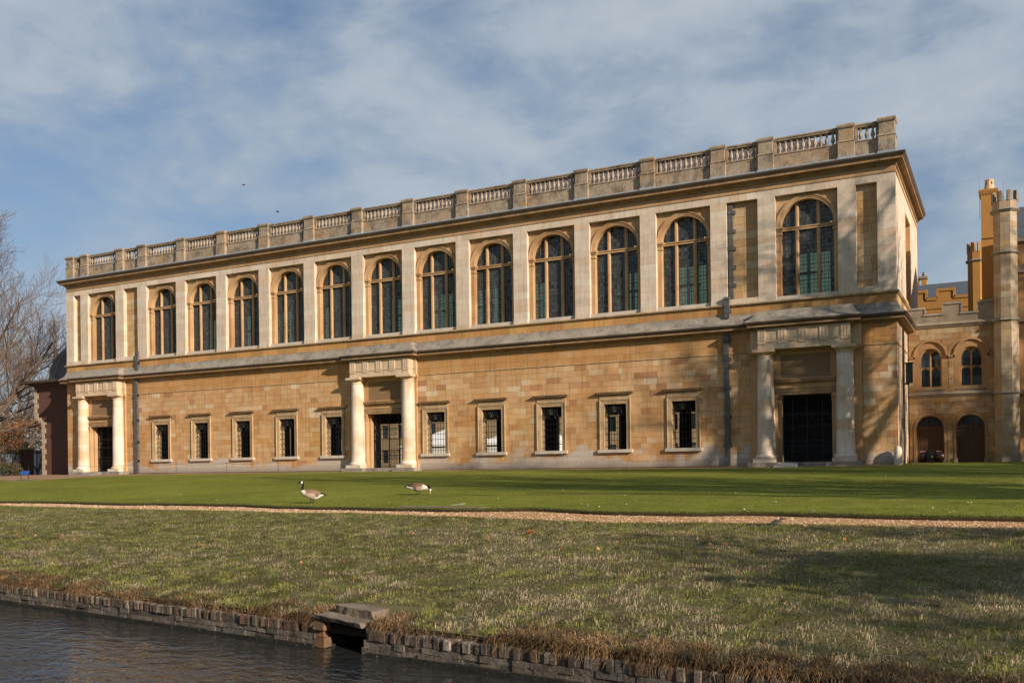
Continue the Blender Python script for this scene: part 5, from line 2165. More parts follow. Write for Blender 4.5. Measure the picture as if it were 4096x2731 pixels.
# ================================================================== brick pavilion on the left
PAV = thing('brick_pavilion', 'dark red brick pavilion with pale quoins and domed lead roof', 'building')
M_RBRICK, N, b_, o_ = new_mat('red_brick')
P = pos(N)
br = N.n('ShaderNodeTexBrick', ins={'Scale': 1.0, 'Color1': (0.105, 0.042, 0.028, 1), 'Color2': (0.075, 0.03, 0.021, 1), 'Mortar': (0.17, 0.125, 0.10, 1), 'Mortar Size': 0.006, 'Brick Width': 0.225, 'Row Height': 0.075})
N.link(N.mapping(P, rot=(math.radians(90), 0, 0)), br.inputs['Vector'])
N.link(br.outputs[0], b_.inputs['Base Color'])
b_.inputs['Roughness'].default_value = 0.9
py0, py1 = 2.0, 10.0
b = MB()
b.box(-16.40, XL, py0, py1, -0.1, 4.35)
b.box(-17.30, XL, py0 - 0.012, py1, 4.75, 7.45)
b.add([(-16.40, py0 - 0.006, 4.2), (-17.30, py0 - 0.006, 4.75), (XL, py0 - 0.006, 4.75), (XL, py0 - 0.006, 4.2), (-16.40, py1, 4.2), (-17.30, py1, 4.75)], [(0, 3, 2, 1), (0, 1, 5, 4)])
b.build('wall', M_RBRICK, PAV)
M_QU = stone_mat('quoin_stone', (0.42, 0.33, 0.23), var=0.2, grime=0.2)
z, i = -0.05, 0
while z < 4.2:
    b = MB()
    wq = 0.34 if i % 2 else 0.52
    b.box(-16.42, -16.42 + wq, py0 - 0.03, py0 + 0.4, z + 0.01, z + 0.43)
    b.build('quoin', M_QU, PAV)
    z += 0.44
    i += 1
z = 4.75
while z < 7.2:
    b = MB()
    wq = 0.34 if i % 2 else 0.52
    b.box(-17.32, -17.32 + wq, py0 - 0.04, py0 + 0.4, z + 0.01, z + 0.40)
    b.build('quoin', M_QU, PAV)
    z += 0.41
    i += 1
for k in range(3):
    b = MB()
    f = k / 3
    b.box(-16.45 - 0.9 * f - 0.05, -16.45 - 0.9 * f + 0.62, py0 - 0.045, py0 + 0.4, 4.2 + 0.19 * k, 4.2 + 0.19 * (k + 1) - 0.005)
    b.build('corbel', M_QU, PAV)
b = MB()
b.sweep([(-17.30, py1), (-17.30, py0), (XL, py0)], [(0, 7.35), (0.15, 7.42), (0.35, 7.55), (0.75, 7.66), (0.75, 7.84), (0.5, 7.88), (0, 7.9)])
b.build('eaves', plain('dark_eaves', (0.07, 0.05, 0.038), 0.7, var=0.2), PAV)
b = MB()
prof = [(5.0, 7.88), (4.97, 8.1), (4.75, 8.9), (4.3, 9.9), (3.4, 10.9), (2.2, 11.7), (1.0, 12.1), (0.0, 12.2)]
b.lathe(prof, -13.6, 6.6, 32)
me = b.mesh('dome', M_LEAD_D := plain('dark_lead', (0.075, 0.068, 0.068), 0.45, 0.0, 0.5, var=0.4, vscale=2.5))
smooth_angle(me, 60)
dm = link('dome', me, PAV)
for k in range(22):
    b = MB()
    a = 2 * math.pi * k / 22
    b.tube([(-13.6 + (r_ + 0.015) * math.cos(a), 6.6 + (r_ + 0.015) * math.sin(a), z + 0.01) for r_, z in prof[:-1]], 0.035, 4)
    b.build('lead_roll', M_LEAD, dm)
# second low building line at the far left: none

# ---- court seen through the loggia
CR = thing('court_range_far', 'sunlit pale court range glimpsed through the ground floor windows', 'building')
M_CRT = stone_mat('court_stone', (0.28, 0.20, 0.12), var=0.15)
holes = [(x, x + 1.0, z, z + 1.8) for x in np.arange(-50, 62, 2.6) for z in (1.0, 4.4, 7.6)]
b = MB()
b.wall(-52, 64, 0, 10.5, 58, 58.3, holes, back=False)
b.build('wall', M_CRT, CR)
b = MB()
b.quad((-52, 58.2, 0.9), (64, 58.2, 0.9), (64, 58.2, 10), (-52, 58.2, 10))
b.build('window_panes', M_DGLASS, CR)
b = MB()
b.add([(-52, 57.8, 10.5), (64, 57.8, 10.5), (64, 62, 13.5), (-52, 62, 13.5)], [(0, 1, 2, 3)])
b.build('roof', M_SLATE, CR)
MQ = thing('marquee', 'white marquee standing in the court beyond the loggia', 'tent')
M_CANV = plain('white_canvas', (0.72, 0.70, 0.66), 0.8)
for i in range(2):
    x0 = -0.6 + i * 9.0
    b = MB()
    b.box(x0, x0 + 8.4, 32, 40, 0.0, 2.4)
    b.build('side_wall', M_CANV, MQ)
    b = MB()
    b.add([(x0 - 0.2, 31.8, 2.4), (x0 + 8.6, 31.8, 2.4), (x0 + 8.6, 40.2, 2.4), (x0 - 0.2, 40.2, 2.4), (x0 + 4.2, 36, 4.6)], [(0, 1, 4), (1, 2, 4), (2, 3, 4), (3, 0, 4)])
    b.build('roof', M_CANV, MQ)
b = MB()
b.lathe([(0.24, 0.16), (0.30, 1.0), (0.32, 1.05), (0.30, 1.12), (0.0, 1.15)], 39.0, 2.2, 14)
tag(b.build('litter_bin', plain('grey_bin', (0.09, 0.09, 0.10), 0.5)), 'grey bin standing inside behind the last barred ground floor window', 'bin')
# ================================================================== trees
def bark(name, col, var=0.25):
    return plain(name, col, 0.9, var=var, vscale=5, bump=0.5)


M_BARK = bark('grey_brown_bark', (0.12, 0.088, 0.066))
M_TWIG = bark('reddish_twig', (0.125, 0.085, 0.066), 0.15)
M_TWIG2 = bark('brown_twig', (0.13, 0.09, 0.065), 0.15)
M_LEAFA = attr_mat('leaf', 0.7, var=0.0, transl=0.35)


def bare_tree(name, label, loc, height, spread, seed, trunk_r, rk=(0.42, 0.62), levels=5, kids=(9, 7, 6, 5), group=None, lean=(0, 0), up=0.55, twig=M_TWIG, first=0.22, thin=1.0, curve=0.25, droop=0.0):
    r = random.Random(seed)
    t = thing(name, label, 'tree', loc, group)
    tr, br, tw = MB(), MB(), MB()

    def rec(p, d, L, rad, lev):
        n = 5 if lev < 2 else (4 if lev < 3 else 3)
        pts, rads = [p], [rad]
        q, dd = p.copy(), d.copy()
        for i in range(n):
            dd = (dd + Vector((r.gauss(0, curve), r.gauss(0, curve), r.gauss(0, curve * 0.6))) * 0.42 + Vector((0, 0, 0.10 * up - droop * lev * 0.05))).normalized()
            q = q + dd * (L / n)
            pts.append(q.copy())
            rads.append(max(0.006 * thin, rad * (1 - 0.72 * (i + 1) / n)))
        b = tr if lev == 0 else (br if lev < 3 else tw)
        sides = (8, 6, 4, 3, 3, 3)[min(lev, 5)]
        b.tube(pts, rads, sides, cap=False)
        if lev >= levels - 1:
            return
        k = kids[min(lev, len(kids) - 1)]
        for i in range(k):
            f = first + (0.98 - first) * (i + r.random()) / k if lev == 0 else 0.15 + 0.85 * (i + r.random()) / k
            j = min(n - 1, int(f * n))
            pp = pts[j].lerp(pts[j + 1], f * n - j)
            base = (pts[j + 1] - pts[j]).normalized()
            a = r.uniform(0, 2 * math.pi)
            side = base.orthogonal().normalized()
            side.rotate(Matrix.Rotation(a, 3, base))
            ang = r.uniform(0.5, 1.0) if lev > 0 else r.uniform(0.6, 1.15) * (1.15 - 0.5 * f)
            nd = (base * math.cos(ang) + side * math.sin(ang) + Vector((0, 0, up * 0.35))).normalized()
            if lev == 0:
                nl = spread * r.uniform(0.75, 1.1) * (1.12 - 0.55 * f)
            else:
                nl = L * r.uniform(0.38, 0.62) * (1.1 - 0.35 * f)
            rj = rads[j] * (1 - (f * n - j)) + rads[j + 1] * (f * n - j)
            rec(pp, nd, nl, rj * r.uniform(*rk), lev + 1)

    rec(Vector((0, 0, -0.3)), Vector((lean[0], lean[1], 1)).normalized(), height * 0.86, trunk_r, 0)
    tr.build('trunk', M_BARK, t, smooth=True)
    bo = br.build('branches', M_BARK, t)
    if tw.v:
        tw.build('twigs', twig, t)
    return t


def leaf_cloud(name, mat, parent, centres, n, size, cols, r, flat=1.0):
    """n leaf quads scattered in ellipsoidal clumps"""
    V, C = [], []
    cs = np.array([c[:3] for c in centres], float)
    rs = np.array([c[3:6] for c in centres], float)
    w = (rs[:, 0] * rs[:, 1] * rs[:, 2]) ** 0.8
    w /= w.sum()
    rg = np.random.default_rng(r)
    idx = rg.choice(len(cs), n, p=w)
    dirs = rg.normal(size=(n, 3))
    dirs /= np.linalg.norm(dirs, axis=1)[:, None]
    rad = rg.random(n) ** 0.45
    p = cs[idx] + dirs * rad[:, None] * rs[idx]
    a = rg.normal(size=(n, 3))
    a /= np.linalg.norm(a, axis=1)[:, None]
    b2 = np.cross(a, rg.normal(size=(n, 3)))
    b2 /= np.linalg.norm(b2, axis=1)[:, None]
    s = rg.uniform(*size, n)[:, None]
    V = np.stack([p - a * s, p + b2 * s * 0.55, p + a * s, p - b2 * s * 0.55], 1).reshape(-1, 3).astype(np.float32)
    cc = np.array(cols)[rg.integers(0, len(cols), n)] * rg.uniform(0.6, 1.3, (n, 1))
    me = bpy.data.meshes.new(name)
    me.vertices.add(n * 4)
    me.vertices.foreach_set('co', V.ravel())
    me.loops.add(n * 4)
    me.loops.foreach_set('vertex_index', np.arange(n * 4, dtype=np.int32))
    me.polygons.add(n)
    me.polygons.foreach_set('loop_start', (np.arange(n) * 4).astype(np.int32))
    me.update(calc_edges=True)
    at = me.color_attributes.new('col', 'FLOAT_COLOR', 'POINT')
    C4 = np.repeat(np.concatenate([cc, np.ones((n, 1))], 1)[:, None], 4, 1).astype(np.float32)
    at.data.foreach_set('color', C4.ravel())
    me.materials.append(mat)
    return link(name, me, parent)


def at_px(x, y, depth):
    a, b = x - 2048, y - HOR
    u, v = a * c_ - b * s_, a * s_ + b * c_
    q = Fv + Rv * (u / FPX) - Uv * (v / FPX)
    return Vector(CAM) + q * depth


# big bare tree at the left edge, its twigs reach across the library corner
p = at_px(-150, 1890, 80)
bare_tree('bare_tree', 'large bare reddish tree at the left edge with twigs reaching over the library corner', (p.x, p.y, -0.2), 19.5, 12.0, 11, 0.55,
          levels=5, kids=(22, 12, 8, 6), up=0.7, first=0.12, thin=1.5, curve=0.22)
p = at_px(172, 1880, 128)
bare_tree('bare_tree', 'slender bare tree rising behind the left of the lead dome', (p.x, p.y, -0.2), 23, 6.5, 21, 0.30, levels=4, kids=(12, 8, 6), up=0.9, first=0.25, thin=2.2, twig=M_TWIG2)
p = at_px(238, 1880, 118)
bare_tree('bare_tree', 'slender bare tree between the lead dome and the library corner', (p.x, p.y, -0.2), 21, 5.0, 22, 0.28, levels=4, kids=(12, 8, 6), up=1.0, first=0.25, thin=2.0, twig=M_TWIG2)
p = at_px(95, 1880, 112)
bare_tree('bare_tree', 'dense twiggy bare tree behind the gate pier', (p.x, p.y, -0.2), 15, 8.0, 23, 0.32, levels=5, kids=(12, 8, 6, 4), up=0.5, first=0.12, thin=2.0, twig=M_TWIG2)
p = at_px(20, 1880, 135)
bare_tree('bare_tree', 'distant bare tree beyond the railings at far left', (p.x, p.y, -0.2), 20, 9.0, 24, 0.35, levels=5, kids=(14, 9, 6, 4), up=0.6, first=0.12, thin=2.4, twig=M_TWIG2)
# copper beech keeping its brown leaves
p = at_px(60, 1880, 104)
cb = thing('beech_hedge', 'low beech still holding orange brown leaves behind the railings', 'tree', (p.x, p.y, 0))
rr_ = random.Random(5)
cen = [(rr_.uniform(-6, 7), rr_.uniform(-2, 3), rr_.uniform(2.4, 6.5), rr_.uniform(0.7, 1.6), rr_.uniform(0.7, 1.4), rr_.uniform(0.5, 1.1)) for _ in range(40)]
leaf_cloud('foliage', M_LEAFA, cb, cen, 7000, (0.06, 0.13), [(0.30, 0.135, 0.05), (0.22, 0.10, 0.045), (0.40, 0.20, 0.08), (0.13, 0.075, 0.04)], 3)
b = MB()
for i in range(14):
    x = rr_.uniform(-6, 6)
    b.tube([(x, rr_.uniform(-1, 2), -0.1), (x + rr_.uniform(-1, 1), rr_.uniform(-1, 2), 3), (x + rr_.uniform(-2, 2), rr_.uniform(-1, 2), 6)], [0.12, 0.08, 0.03], 5)
b.build('stems', M_BARK, cb)
# ivy shrub and grasses at the gate
p = at_px(25, 1895, 78)
sh = thing('border_shrub', 'straggly grey green shrub beside the blue sign', 'shrub', (p.x, p.y, gzf(p.x, p.y)))
cen = [(rr_.uniform(-1.6, 1.2), rr_.uniform(-0.6, 0.6), rr_.uniform(0.3, 0.9), 0.5, 0.45, 0.4) for _ in range(9)]
leaf_cloud('foliage', M_LEAFA, sh, cen, 2200, (0.05, 0.10), [(0.10, 0.095, 0.05), (0.07, 0.08, 0.035), (0.15, 0.12, 0.07)], 8)
b = MB()
for i in range(60):
    x, y = rr_.uniform(-1.5, 1.3), rr_.uniform(-0.5, 0.5)
    b.tube([(x, y, 0), (x + rr_.gauss(0, 0.12), y, 0.7), (x + rr_.gauss(0, 0.35), y, rr_.uniform(1.0, 1.6))], [0.012, 0.010, 0.004], 3)
b.build('stems', M_TWIG2, sh)
# far tree line closing the horizon at left
b = MB()
cen = []
for i in range(50):
    q = at_px(rr_.uniform(-700, 260), 1880, rr_.uniform(150, 190))
    cen.append((q.x, q.y, rr_.uniform(2, 7.5), 4.5, 4.5, 3.2))
fw = leaf_cloud('far_wood', M_LEAFA, None, cen, 9000, (0.16, 0.40), [(0.16, 0.105, 0.075), (0.12, 0.085, 0.065), (0.20, 0.13, 0.09), (0.09, 0.08, 0.05)], 17)
fw['kind'] = 'stuff'

# trees beyond the right of the picture: their shadows fall on facade, lawn and bank
OFF = 'trees beyond the right edge'


def copy_thing(src, loc, rot, sc, label):
    o = src.copy()
    COL.objects.link(o)
    o.location = loc
    o.rotation_euler = (0, 0, rot)
    o.scale = (sc, sc, sc)
    o['label'] = label
    for ch in src.children:
        c2 = ch.copy()
        COL.objects.link(c2)
        c2.parent = o
    return o


OLAB = 'tall bare tree standing beyond the right edge of the view'
protos = [bare_tree('bare_tree', OLAB, (70.0, -12.0, -0.6), 25, 10.0, 31, 0.44, rk=(0.5, 0.7), levels=3, kids=(15, 9), group=OFF, up=0.8, first=0.2, thin=3.0),
          bare_tree('bare_tree', OLAB, (82.5, -13.2, -0.6), 26, 9.5, 32, 0.50, rk=(0.55, 0.75), levels=4, kids=(13, 7, 5), group=OFF, up=0.7, first=0.2, thin=2.0)]
for i, (x, y, rt, sc) in enumerate(((64.2, -7.4, 0.9, 0.62), (67.8, -9.8, 2.2, 0.9), (77.0, -5.0, 0.4, 0.85), (86.0, -8.5, 1.9, 1.0), (71.5, -29.0, 2.3, 0.85), (79.0, -33.0, 3.3, 1.0), (88.0, -36.5, 4.4, 1.0), (68.0, -25.0, 5.2, 0.7), (76.0, -17.5, 1.0, 0.9), (66.5, -15.5, 3.0, 0.72), (84.0, -23.0, 5.0, 0.95), (74.0, -22.0, 0.6, 0.8), (100.0, -27.0, 1.6, 1.0), (91.0, -28.5, 2.7, 0.95))):
    copy_thing(protos[i % 2], (x, y, -0.7), rt, sc, OLAB)
# woods across the river behind the camera: they close the low sky towards the west
cen = []
rw = random.Random(61)
for i in range(300):
    a = math.radians(rw.uniform(150, 262))          # bearing clockwise from +Y, sun side (113) left open
    d_ = rw.uniform(48, 85)
    cen.append((CAM[0] + d_ * math.sin(a), CAM[1] + d_ * math.cos(a), rw.uniform(0, 19), 4.5, 4.5, 4.0))
wd_ = leaf_cloud('woods_behind', M_LEAFA, None, cen, 26000, (0.35, 0.7), [(0.07, 0.05, 0.035), (0.06, 0.055, 0.03), (0.09, 0.065, 0.045)], 19)
wd_['kind'] = 'stuff'
M_LEAFG = attr_mat('evergreen_leaf', 0.7, var=0.0, transl=0.2)
for i, (x, y, z, rx, rz_, n_, sd) in enumerate(((68.5, -42.4, 4.2, 3.2, 2.8, 2500, 41), (73.5, -41.6, 5.0, 3.2, 3.2, 2300, 42), (83.0, -48.2, 8.8, 4.0, 3.4, 2900, 43))):
    ev = thing('evergreen_tree', 'loose evergreen tree standing beyond the right edge of the view', 'tree', (x, y, -1.2), OFF)
    rr2 = random.Random(sd)
    cen = [(rr2.gauss(0, rx * 0.5), rr2.gauss(0, rx * 0.5), z + rr2.uniform(-rz_, rz_), 0.9, 0.9, 0.7) for _ in range(34)]
    leaf_cloud('foliage', M_LEAFG, ev, cen, n_, (0.10, 0.20), [(0.05, 0.07, 0.02), (0.04, 0.055, 0.02)], sd)
    b = MB()
    b.tube([(0, 0, -0.5), (0.1, 0.1, z * 0.6), (0, 0, z + rz_ * 0.7)], [0.25, 0.18, 0.04], 7)
    for c in cen[::2]:
        b.tube([(0, 0, max(0.5, c[2] - 1.2)), (c[0] * 0.6, c[1] * 0.6, c[2] - 0.4), (c[0], c[1], c[2])], [0.06, 0.04, 0.015], 4)
    b.build('trunk', M_BARK, ev)

# bare wall shrub at the right edge
p = at_px(4083, 1849, 54.0)
ws = bare_tree('wall_shrub', 'small bare shrub against the wing wall at the right edge', (p.x, p.y, 0.0), 2.0, 1.1, 51, 0.035, levels=4, kids=(9, 7, 5), up=0.5, first=0.3, thin=0.7)
ws['category'] = 'shrub'

# ================================================================== railings, pier, signs at the left
A = at_px(-60, 1896, 86)
B = at_px(88, 1896, 90)
Cc = at_px(124, 1896, 91)
D = at_px(172, 1896, 92.5)


def railings(P0, P1, label):
    t = thing('iron_railings', label, 'fence', (P0.x, P0.y, -0.05))
    d = P1 - P0
    d.z = 0
    L = d.length
    d.normalize()
    n = int(L / 0.14)
    bm = MB()
    bm.tube([(0, 0, 0.0), (0, 0, 2.35)], 0.018, 4)
    bm.tube([(0, 0, 2.35), (0, 0, 2.5)], [0.03, 0.002], 4)
    me = bm.mesh('bar', M_IRON)
    for i in range(n + 1):
        q = d * (L * i / n)
        link('bar', me, t, loc=(q.x, q.y, 0))
    b = MB()
    for z in (0.25, 2.15):
        b.tube([(0, 0, z), (d.x * L, d.y * L, z)], 0.025, 4)
    for f in (0.0, 0.5, 1.0):
        b.tube([(d.x * L * f, d.y * L * f, 0), (d.x * L * f, d.y * L * f, 2.4)], 0.045, 5)
    b.build('rails', M_IRON, t)


railings(A, B, 'black iron railings left of the brick gate pier')
railings(Cc, D, 'short run of black iron railings between gate pier and brick pavilion')
pm = (B + Cc) / 2
GP = thing('gate_pier', 'dark brick gate pier topped by a stone ball', 'pier', (pm.x, pm.y, -0.1))
b = MB()
b.box(-0.46, 0.46, -0.46, 0.46, 0, 2.5)
b.build('shaft', M_RBRICK, GP)
b = MB()
b.box(-0.56, 0.56, -0.56, 0.56, 2.5, 2.66)
b.lathe([(0.16, 2.66), (0.12, 2.74), (0.14, 2.80), (0.26, 2.92), (0.29, 3.06), (0.24, 3.2), (0.12, 3.29), (0.0, 3.32)], 0, 0, 10)
b.build('cap', M_GOTHG, GP)
# low white cabin and parked pale van shape behind the railings
q = at_px(40, 1890, 106)
CB = thing('white_cabin', 'low white cabin behind the railings at the left edge', 'cabin', (q.x, q.y, 0))
b = MB()
b.box(-6, 4.5, 0, 3, 0, 2.5)
b.build('wall', plain('white_render', (0.75, 0.76, 0.78), 0.7, var=0.05), CB)
b = MB()
b.box(-6.2, 4.7, -0.2, 3.2, 2.5, 2.62)
b.build('roof', M_LEAD, CB)
for x in (-4.6, -2.2, 0.4, 2.6):
    b = MB()
    b.box(x, x + 1.3, -0.03, -0.002, 0.9, 2.0)
    b.build('window', M_DGLASS, CB)

q = Vector(tuple(float(v) for v in unproject(94, 1919)))
SG = thing('blue_sign', 'small tilted blue notice panel on two thin legs by the gravel walk', 'sign', (q.x, q.y, q.z), None, YAW)
k = float((q - Vector(CAM)).dot(Fv)) / FPX
wd = 34 * k
b = MB()
b.add([(-wd / 2, 0.06, 0.36), (wd / 2, 0.06, 0.36), (wd / 2, 0.26, 0.62), (-wd / 2, 0.26, 0.62), (-wd / 2, 0.09, 0.33), (wd / 2, 0.09, 0.33), (wd / 2, 0.29, 0.59), (-wd / 2, 0.29, 0.59)],
      [(0, 1, 2, 3), (7, 6, 5, 4), (0, 4, 5, 1), (3, 2, 6, 7), (0, 3, 7, 4), (1, 5, 6, 2)])
b.build('panel', plain('blue_paint', (0.02, 0.06, 0.22), 0.4), SG)
for sx in (-1, 1):
    b = MB()
    b.tube([(sx * (wd / 2 - 0.04), 0.16, -0.15), (sx * (wd / 2 - 0.04), 0.17, 0.46)], 0.02, 5)
    b.build('leg', M_IRON, SG)

q = at_px(256, 1893, 83.5)
AB = thing('sandwich_board', 'grey folding notice board leaning beside the left portico', 'sign', (q.x, q.y, gzf(q.x, q.y)), None, YAW)
b = MB()
b.add([(-0.30, 0, 0), (0.30, 0, 0), (0.30, 0.28, 1.05), (-0.30, 0.28, 1.05), (-0.30, 0.04, 0), (0.30, 0.04, 0), (0.30, 0.32, 1.05), (-0.30, 0.32, 1.05)],
      [(0, 1, 2, 3), (7, 6, 5, 4), (0, 4, 5, 1), (3, 2, 6, 7), (0, 3, 7, 4), (1, 5, 6, 2)])
b.build('front_panel', plain('slate_grey_board', (0.10, 0.105, 0.115), 0.6), AB)
b = MB()
b.add([(-0.30, 0.64, 0), (0.30, 0.64, 0), (0.30, 0.33, 1.05), (-0.30, 0.33, 1.05)], [(3, 2, 1, 0)])
b.build('rear_panel', M_BLK, AB)

RB = thing('rope_barrier', 'thin dark rope on slim posts along the gravel at the left portico', 'barrier')
xs = [-24.5, -18.8, -13.0, -7.2, -2.2, 3.2, 8.0, 12.6]
for x in xs:
    b = MB()
    y = -1.7
    z = gzf(x, y)
    b.tube([(x, y, z - 0.05), (x, y, z + 0.78)], 0.014, 5)
    b.build('post', M_IRON, RB)
b = MB()
for x0, x1 in zip(xs[:-1], xs[1:]):
    pts = []
    for i in range(9):
        f = i / 8
        x = x0 + (x1 - x0) * f
        pts.append((x, -1.7, gzf(x, -1.7) + 0.74 - 0.10 * 4 * f * (1 - f)))
    b.tube(pts, 0.009, 4)
b.build('rope', M_IRON, RB)

for lab, x0, x1 in (('grey access ramp at the left portico door', -7.45, -6.0), ('grey access ramp at the right portico door', 45.05, 46.15)):
    b = MB()
    y0, y1 = -1.75, -0.56
    z0 = gzf(x0, y0)
    b.add([(x0, y0, z0 - 0.02), (x1, y0, z0 - 0.02), (x1, y1, z0 - 0.02), (x0, y1, z0 - 0.02), (x0, y0, z0 + 0.012), (x1, y0, z0 + 0.012), (x1, y1, 0.175), (x0, y1, 0.175)],
          [(0, 3, 2, 1), (4, 5, 6, 7), (0, 1, 5, 4), (1, 2, 6, 5), (2, 3, 7, 6), (3, 0, 4, 7)])
    tag(b.build('access_ramp', plain('ramp_grey', (0.20, 0.20, 0.205), 0.6, var=0.1)), lab, 'ramp')

# ================================================================== geese
M_GOOSE = attr_mat('goose_plumage', 0.75, var=0.10, vscale=55, spec=0.15)
M_LEG = plain('goose_leg', (0.02, 0.018, 0.018), 0.6)


def inpoly(x, y, poly):
    c = False
    for (x0, y0), (x1, y1) in zip(poly, poly[1:] + poly[:1]):
        if (y0 > y) != (y1 > y) and x < (x1 - x0) * (y - y0) / (y1 - y0) + x0:
            c = not c
    return c


def smoothstep(a, b, x):
    t = max(0.0, min(1.0, (x - a) / (b - a)))
    return t * t * (3 - 2 * t)


def mixc(a, b, t):
    return tuple(p * (1 - t) + q * t for p, q in zip(a, b))


def goose(label, rings, colf, legs, foot, scale, k, org, x0, y0):
    """rings: (top x,y, bottom x,y, half width) in study units; scale turns units into metres"""
    t = thing('goose', label, 'goose', org, None, YAW)
    R = []
    m = 4
    arr = [np.array(r, float) for r in rings]
    for i in range(len(arr) - 1):
        p0, p1, p2, p3 = arr[max(0, i - 1)], arr[i], arr[i + 1], arr[min(len(arr) - 1, i + 2)]
        for j in range(m):
            f = j / m
            R.append(0.5 * ((2 * p1) + (-p0 + p2) * f + (2 * p0 - 5 * p1 + 4 * p2 - p3) * f * f + (-p0 + 3 * p1 - 3 * p2 + p3) * f ** 3))
    R.append(arr[-1])
    n = 16
    vs, cols = [], []
    for tx, ty, bx, by, w in R:
        cx, cyy = (tx + bx) / 2, (ty + by) / 2
        hx, hy = (tx - bx) / 2, (ty - by) / 2
        for i in range(n):
            a = 2 * math.pi * i / n
            X, Yv = cx + hx * math.cos(a), cyy + hy * math.cos(a)
            vs.append(((X - x0) * scale, max(w, 2) * math.sin(a) * scale, (y0 - Yv) * scale))
            cols.append(colf(X, Yv, math.sin(a)))
    fs = [(i * n + j, i * n + (j + 1) % n, (i + 1) * n + (j + 1) % n, (i + 1) * n + j) for i in range(len(R) - 1) for j in range(n)]
    fs += [tuple(range(n - 1, -1, -1)), tuple((len(R) - 1) * n + j for j in range(n))]
    me = bpy.data.meshes.new('body')
    me.from_pydata(vs, [], fs)
    at = me.color_attributes.new('col', 'FLOAT_COLOR', 'POINT')
    at.data.foreach_set('color', np.array([(*c, 1) for c in cols], np.float32).ravel())
    me.materials.append(M_GOOSE)
    me.polygons.foreach_set('use_smooth', [True] * len(fs))
    me.update()
    link('body', me, t)
    for pts, w in legs:
        b = MB()
        P = [((x - x0) * scale, w * scale, (y0 - y) * scale) for x, y in pts]
        b.tube(P, [34 * scale, 24 * scale, 19 * scale, 19 * scale][:len(P)], 6)
        e = P[-1]
        s = foot * scale
        b.add([(e[0], e[1], e[2] + 0.016), (e[0] + s, e[1] - abs(s) * 0.5, 0.004), (e[0] + s * 1.15, e[1], 0.006), (e[0] + s, e[1] + abs(s) * 0.5, 0.004), (e[0] - s * 0.15, e[1], 0.0)],
              [(0, 1, 2), (0, 2, 3), (0, 3, 4), (0, 4, 1), (4, 3, 2, 1)])
        b.build('leg', M_LEG, t)
    return t


CRM, BRN, LBR, DBR, BLK, WHT = (0.68, 0.60, 0.52), (0.15, 0.088, 0.055), (0.40, 0.30, 0.215), (0.035, 0.025, 0.02), (0.008, 0.008, 0.009), (0.82, 0.80, 0.76)


def gcol1(X, Y, sn):
    if Y < 758 and X < 540:
        if inpoly(X, Y, [(332, 420), (405, 295), (446, 305), (452, 390), (425, 425)]):
            return WHT
        return BLK if X > 270 else (0.03, 0.03, 0.03)
    if X > 1385 and Y < 960 + (X - 1385) * 0.33 or X > 1530:
        return DBR
    if X > 960 and Y > 1250 - (X - 980) * 0.545:
        return WHT
    c = mixc(CRM, BRN, smoothstep(540, 700, X + (850 - Y) * 0.35))
    low = smoothstep(860, 1000, Y) * (1 - smoothstep(1050, 1180, X))
    c = mixc(c, mixc(LBR, CRM, 0.25), low * 0.85)
    if X > 700 and Y < 960:
        bar = 0.5 + 0.5 * math.sin((X * 0.9 + Y * 0.35) / 11.0)
        c = mixc(c, (0.30, 0.20, 0.13), bar * 0.6)
    return c


q = Vector(tuple(float(v) for v in unproject(1247, 2019)))
q.z = gzf(q.x, q.y) + 0.055
dep = float((q - Vector(CAM)).dot(Fv))
goose('canada goose standing upright with raised black neck at the lawn edge',
      [(1722, 1036, 1716, 1054, 6), (1600, 952, 1600, 1046, 34), (1450, 880, 1430, 1085, 80), (1300, 825, 1270, 1195, 140), (1150, 765, 1120, 1246, 190), (950, 715, 950, 1256, 215),
       (760, 716, 740, 1200, 210), (630, 732, 585, 1105, 180), (555, 742, 455, 1030, 140), (510, 735, 378, 920, 105), (484, 715, 347, 790, 76), (472, 680, 354, 712, 60), (492, 600, 388, 600, 52), (510, 500, 418, 490, 48),
       (505, 400, 425, 420, 50), (468, 312, 392, 425, 58), (390, 266, 340, 415, 60), (305, 288, 290, 412, 48), (262, 345, 278, 405, 30), (205, 383, 205, 427, 22), (152, 430, 156, 446, 12)],
      gcol1, [([(890, 1210), (880, 1300), (850, 1360), (812, 1446)], -70), ([(965, 1230), (985, 1320), (992, 1360), (1002, 1430)], 70)], -75, dep / FPX / 13.07, 1, q, 905, 1446)


def gcol2(X, Y, sn):
    if X > 1690 + (Y - 470) * 0.75 and X > 1700:
        if inpoly(X, Y, [(1845, 690), (1975, 640), (1992, 730), (1890, 815), (1865, 790)]):
            return WHT
        return BLK
    if X < 930 and Y > 462 + (X - 480) * 0.30 + max(0, X - 850) * 1.8 and X > 455:
        return WHT
    if X < 560:
        return DBR
    c = mixc(BRN, CRM, smoothstep(1380, 1520, X + (Y - 500) * 0.3))
    low = smoothstep(470, 600, Y) * smoothstep(980, 1120, X)
    c = mixc(c, mixc(LBR, CRM, 0.3), low * 0.8)
    if X < 1250:
        c = mixc(DBR, c, smoothstep(560, 1100, X))
    return c


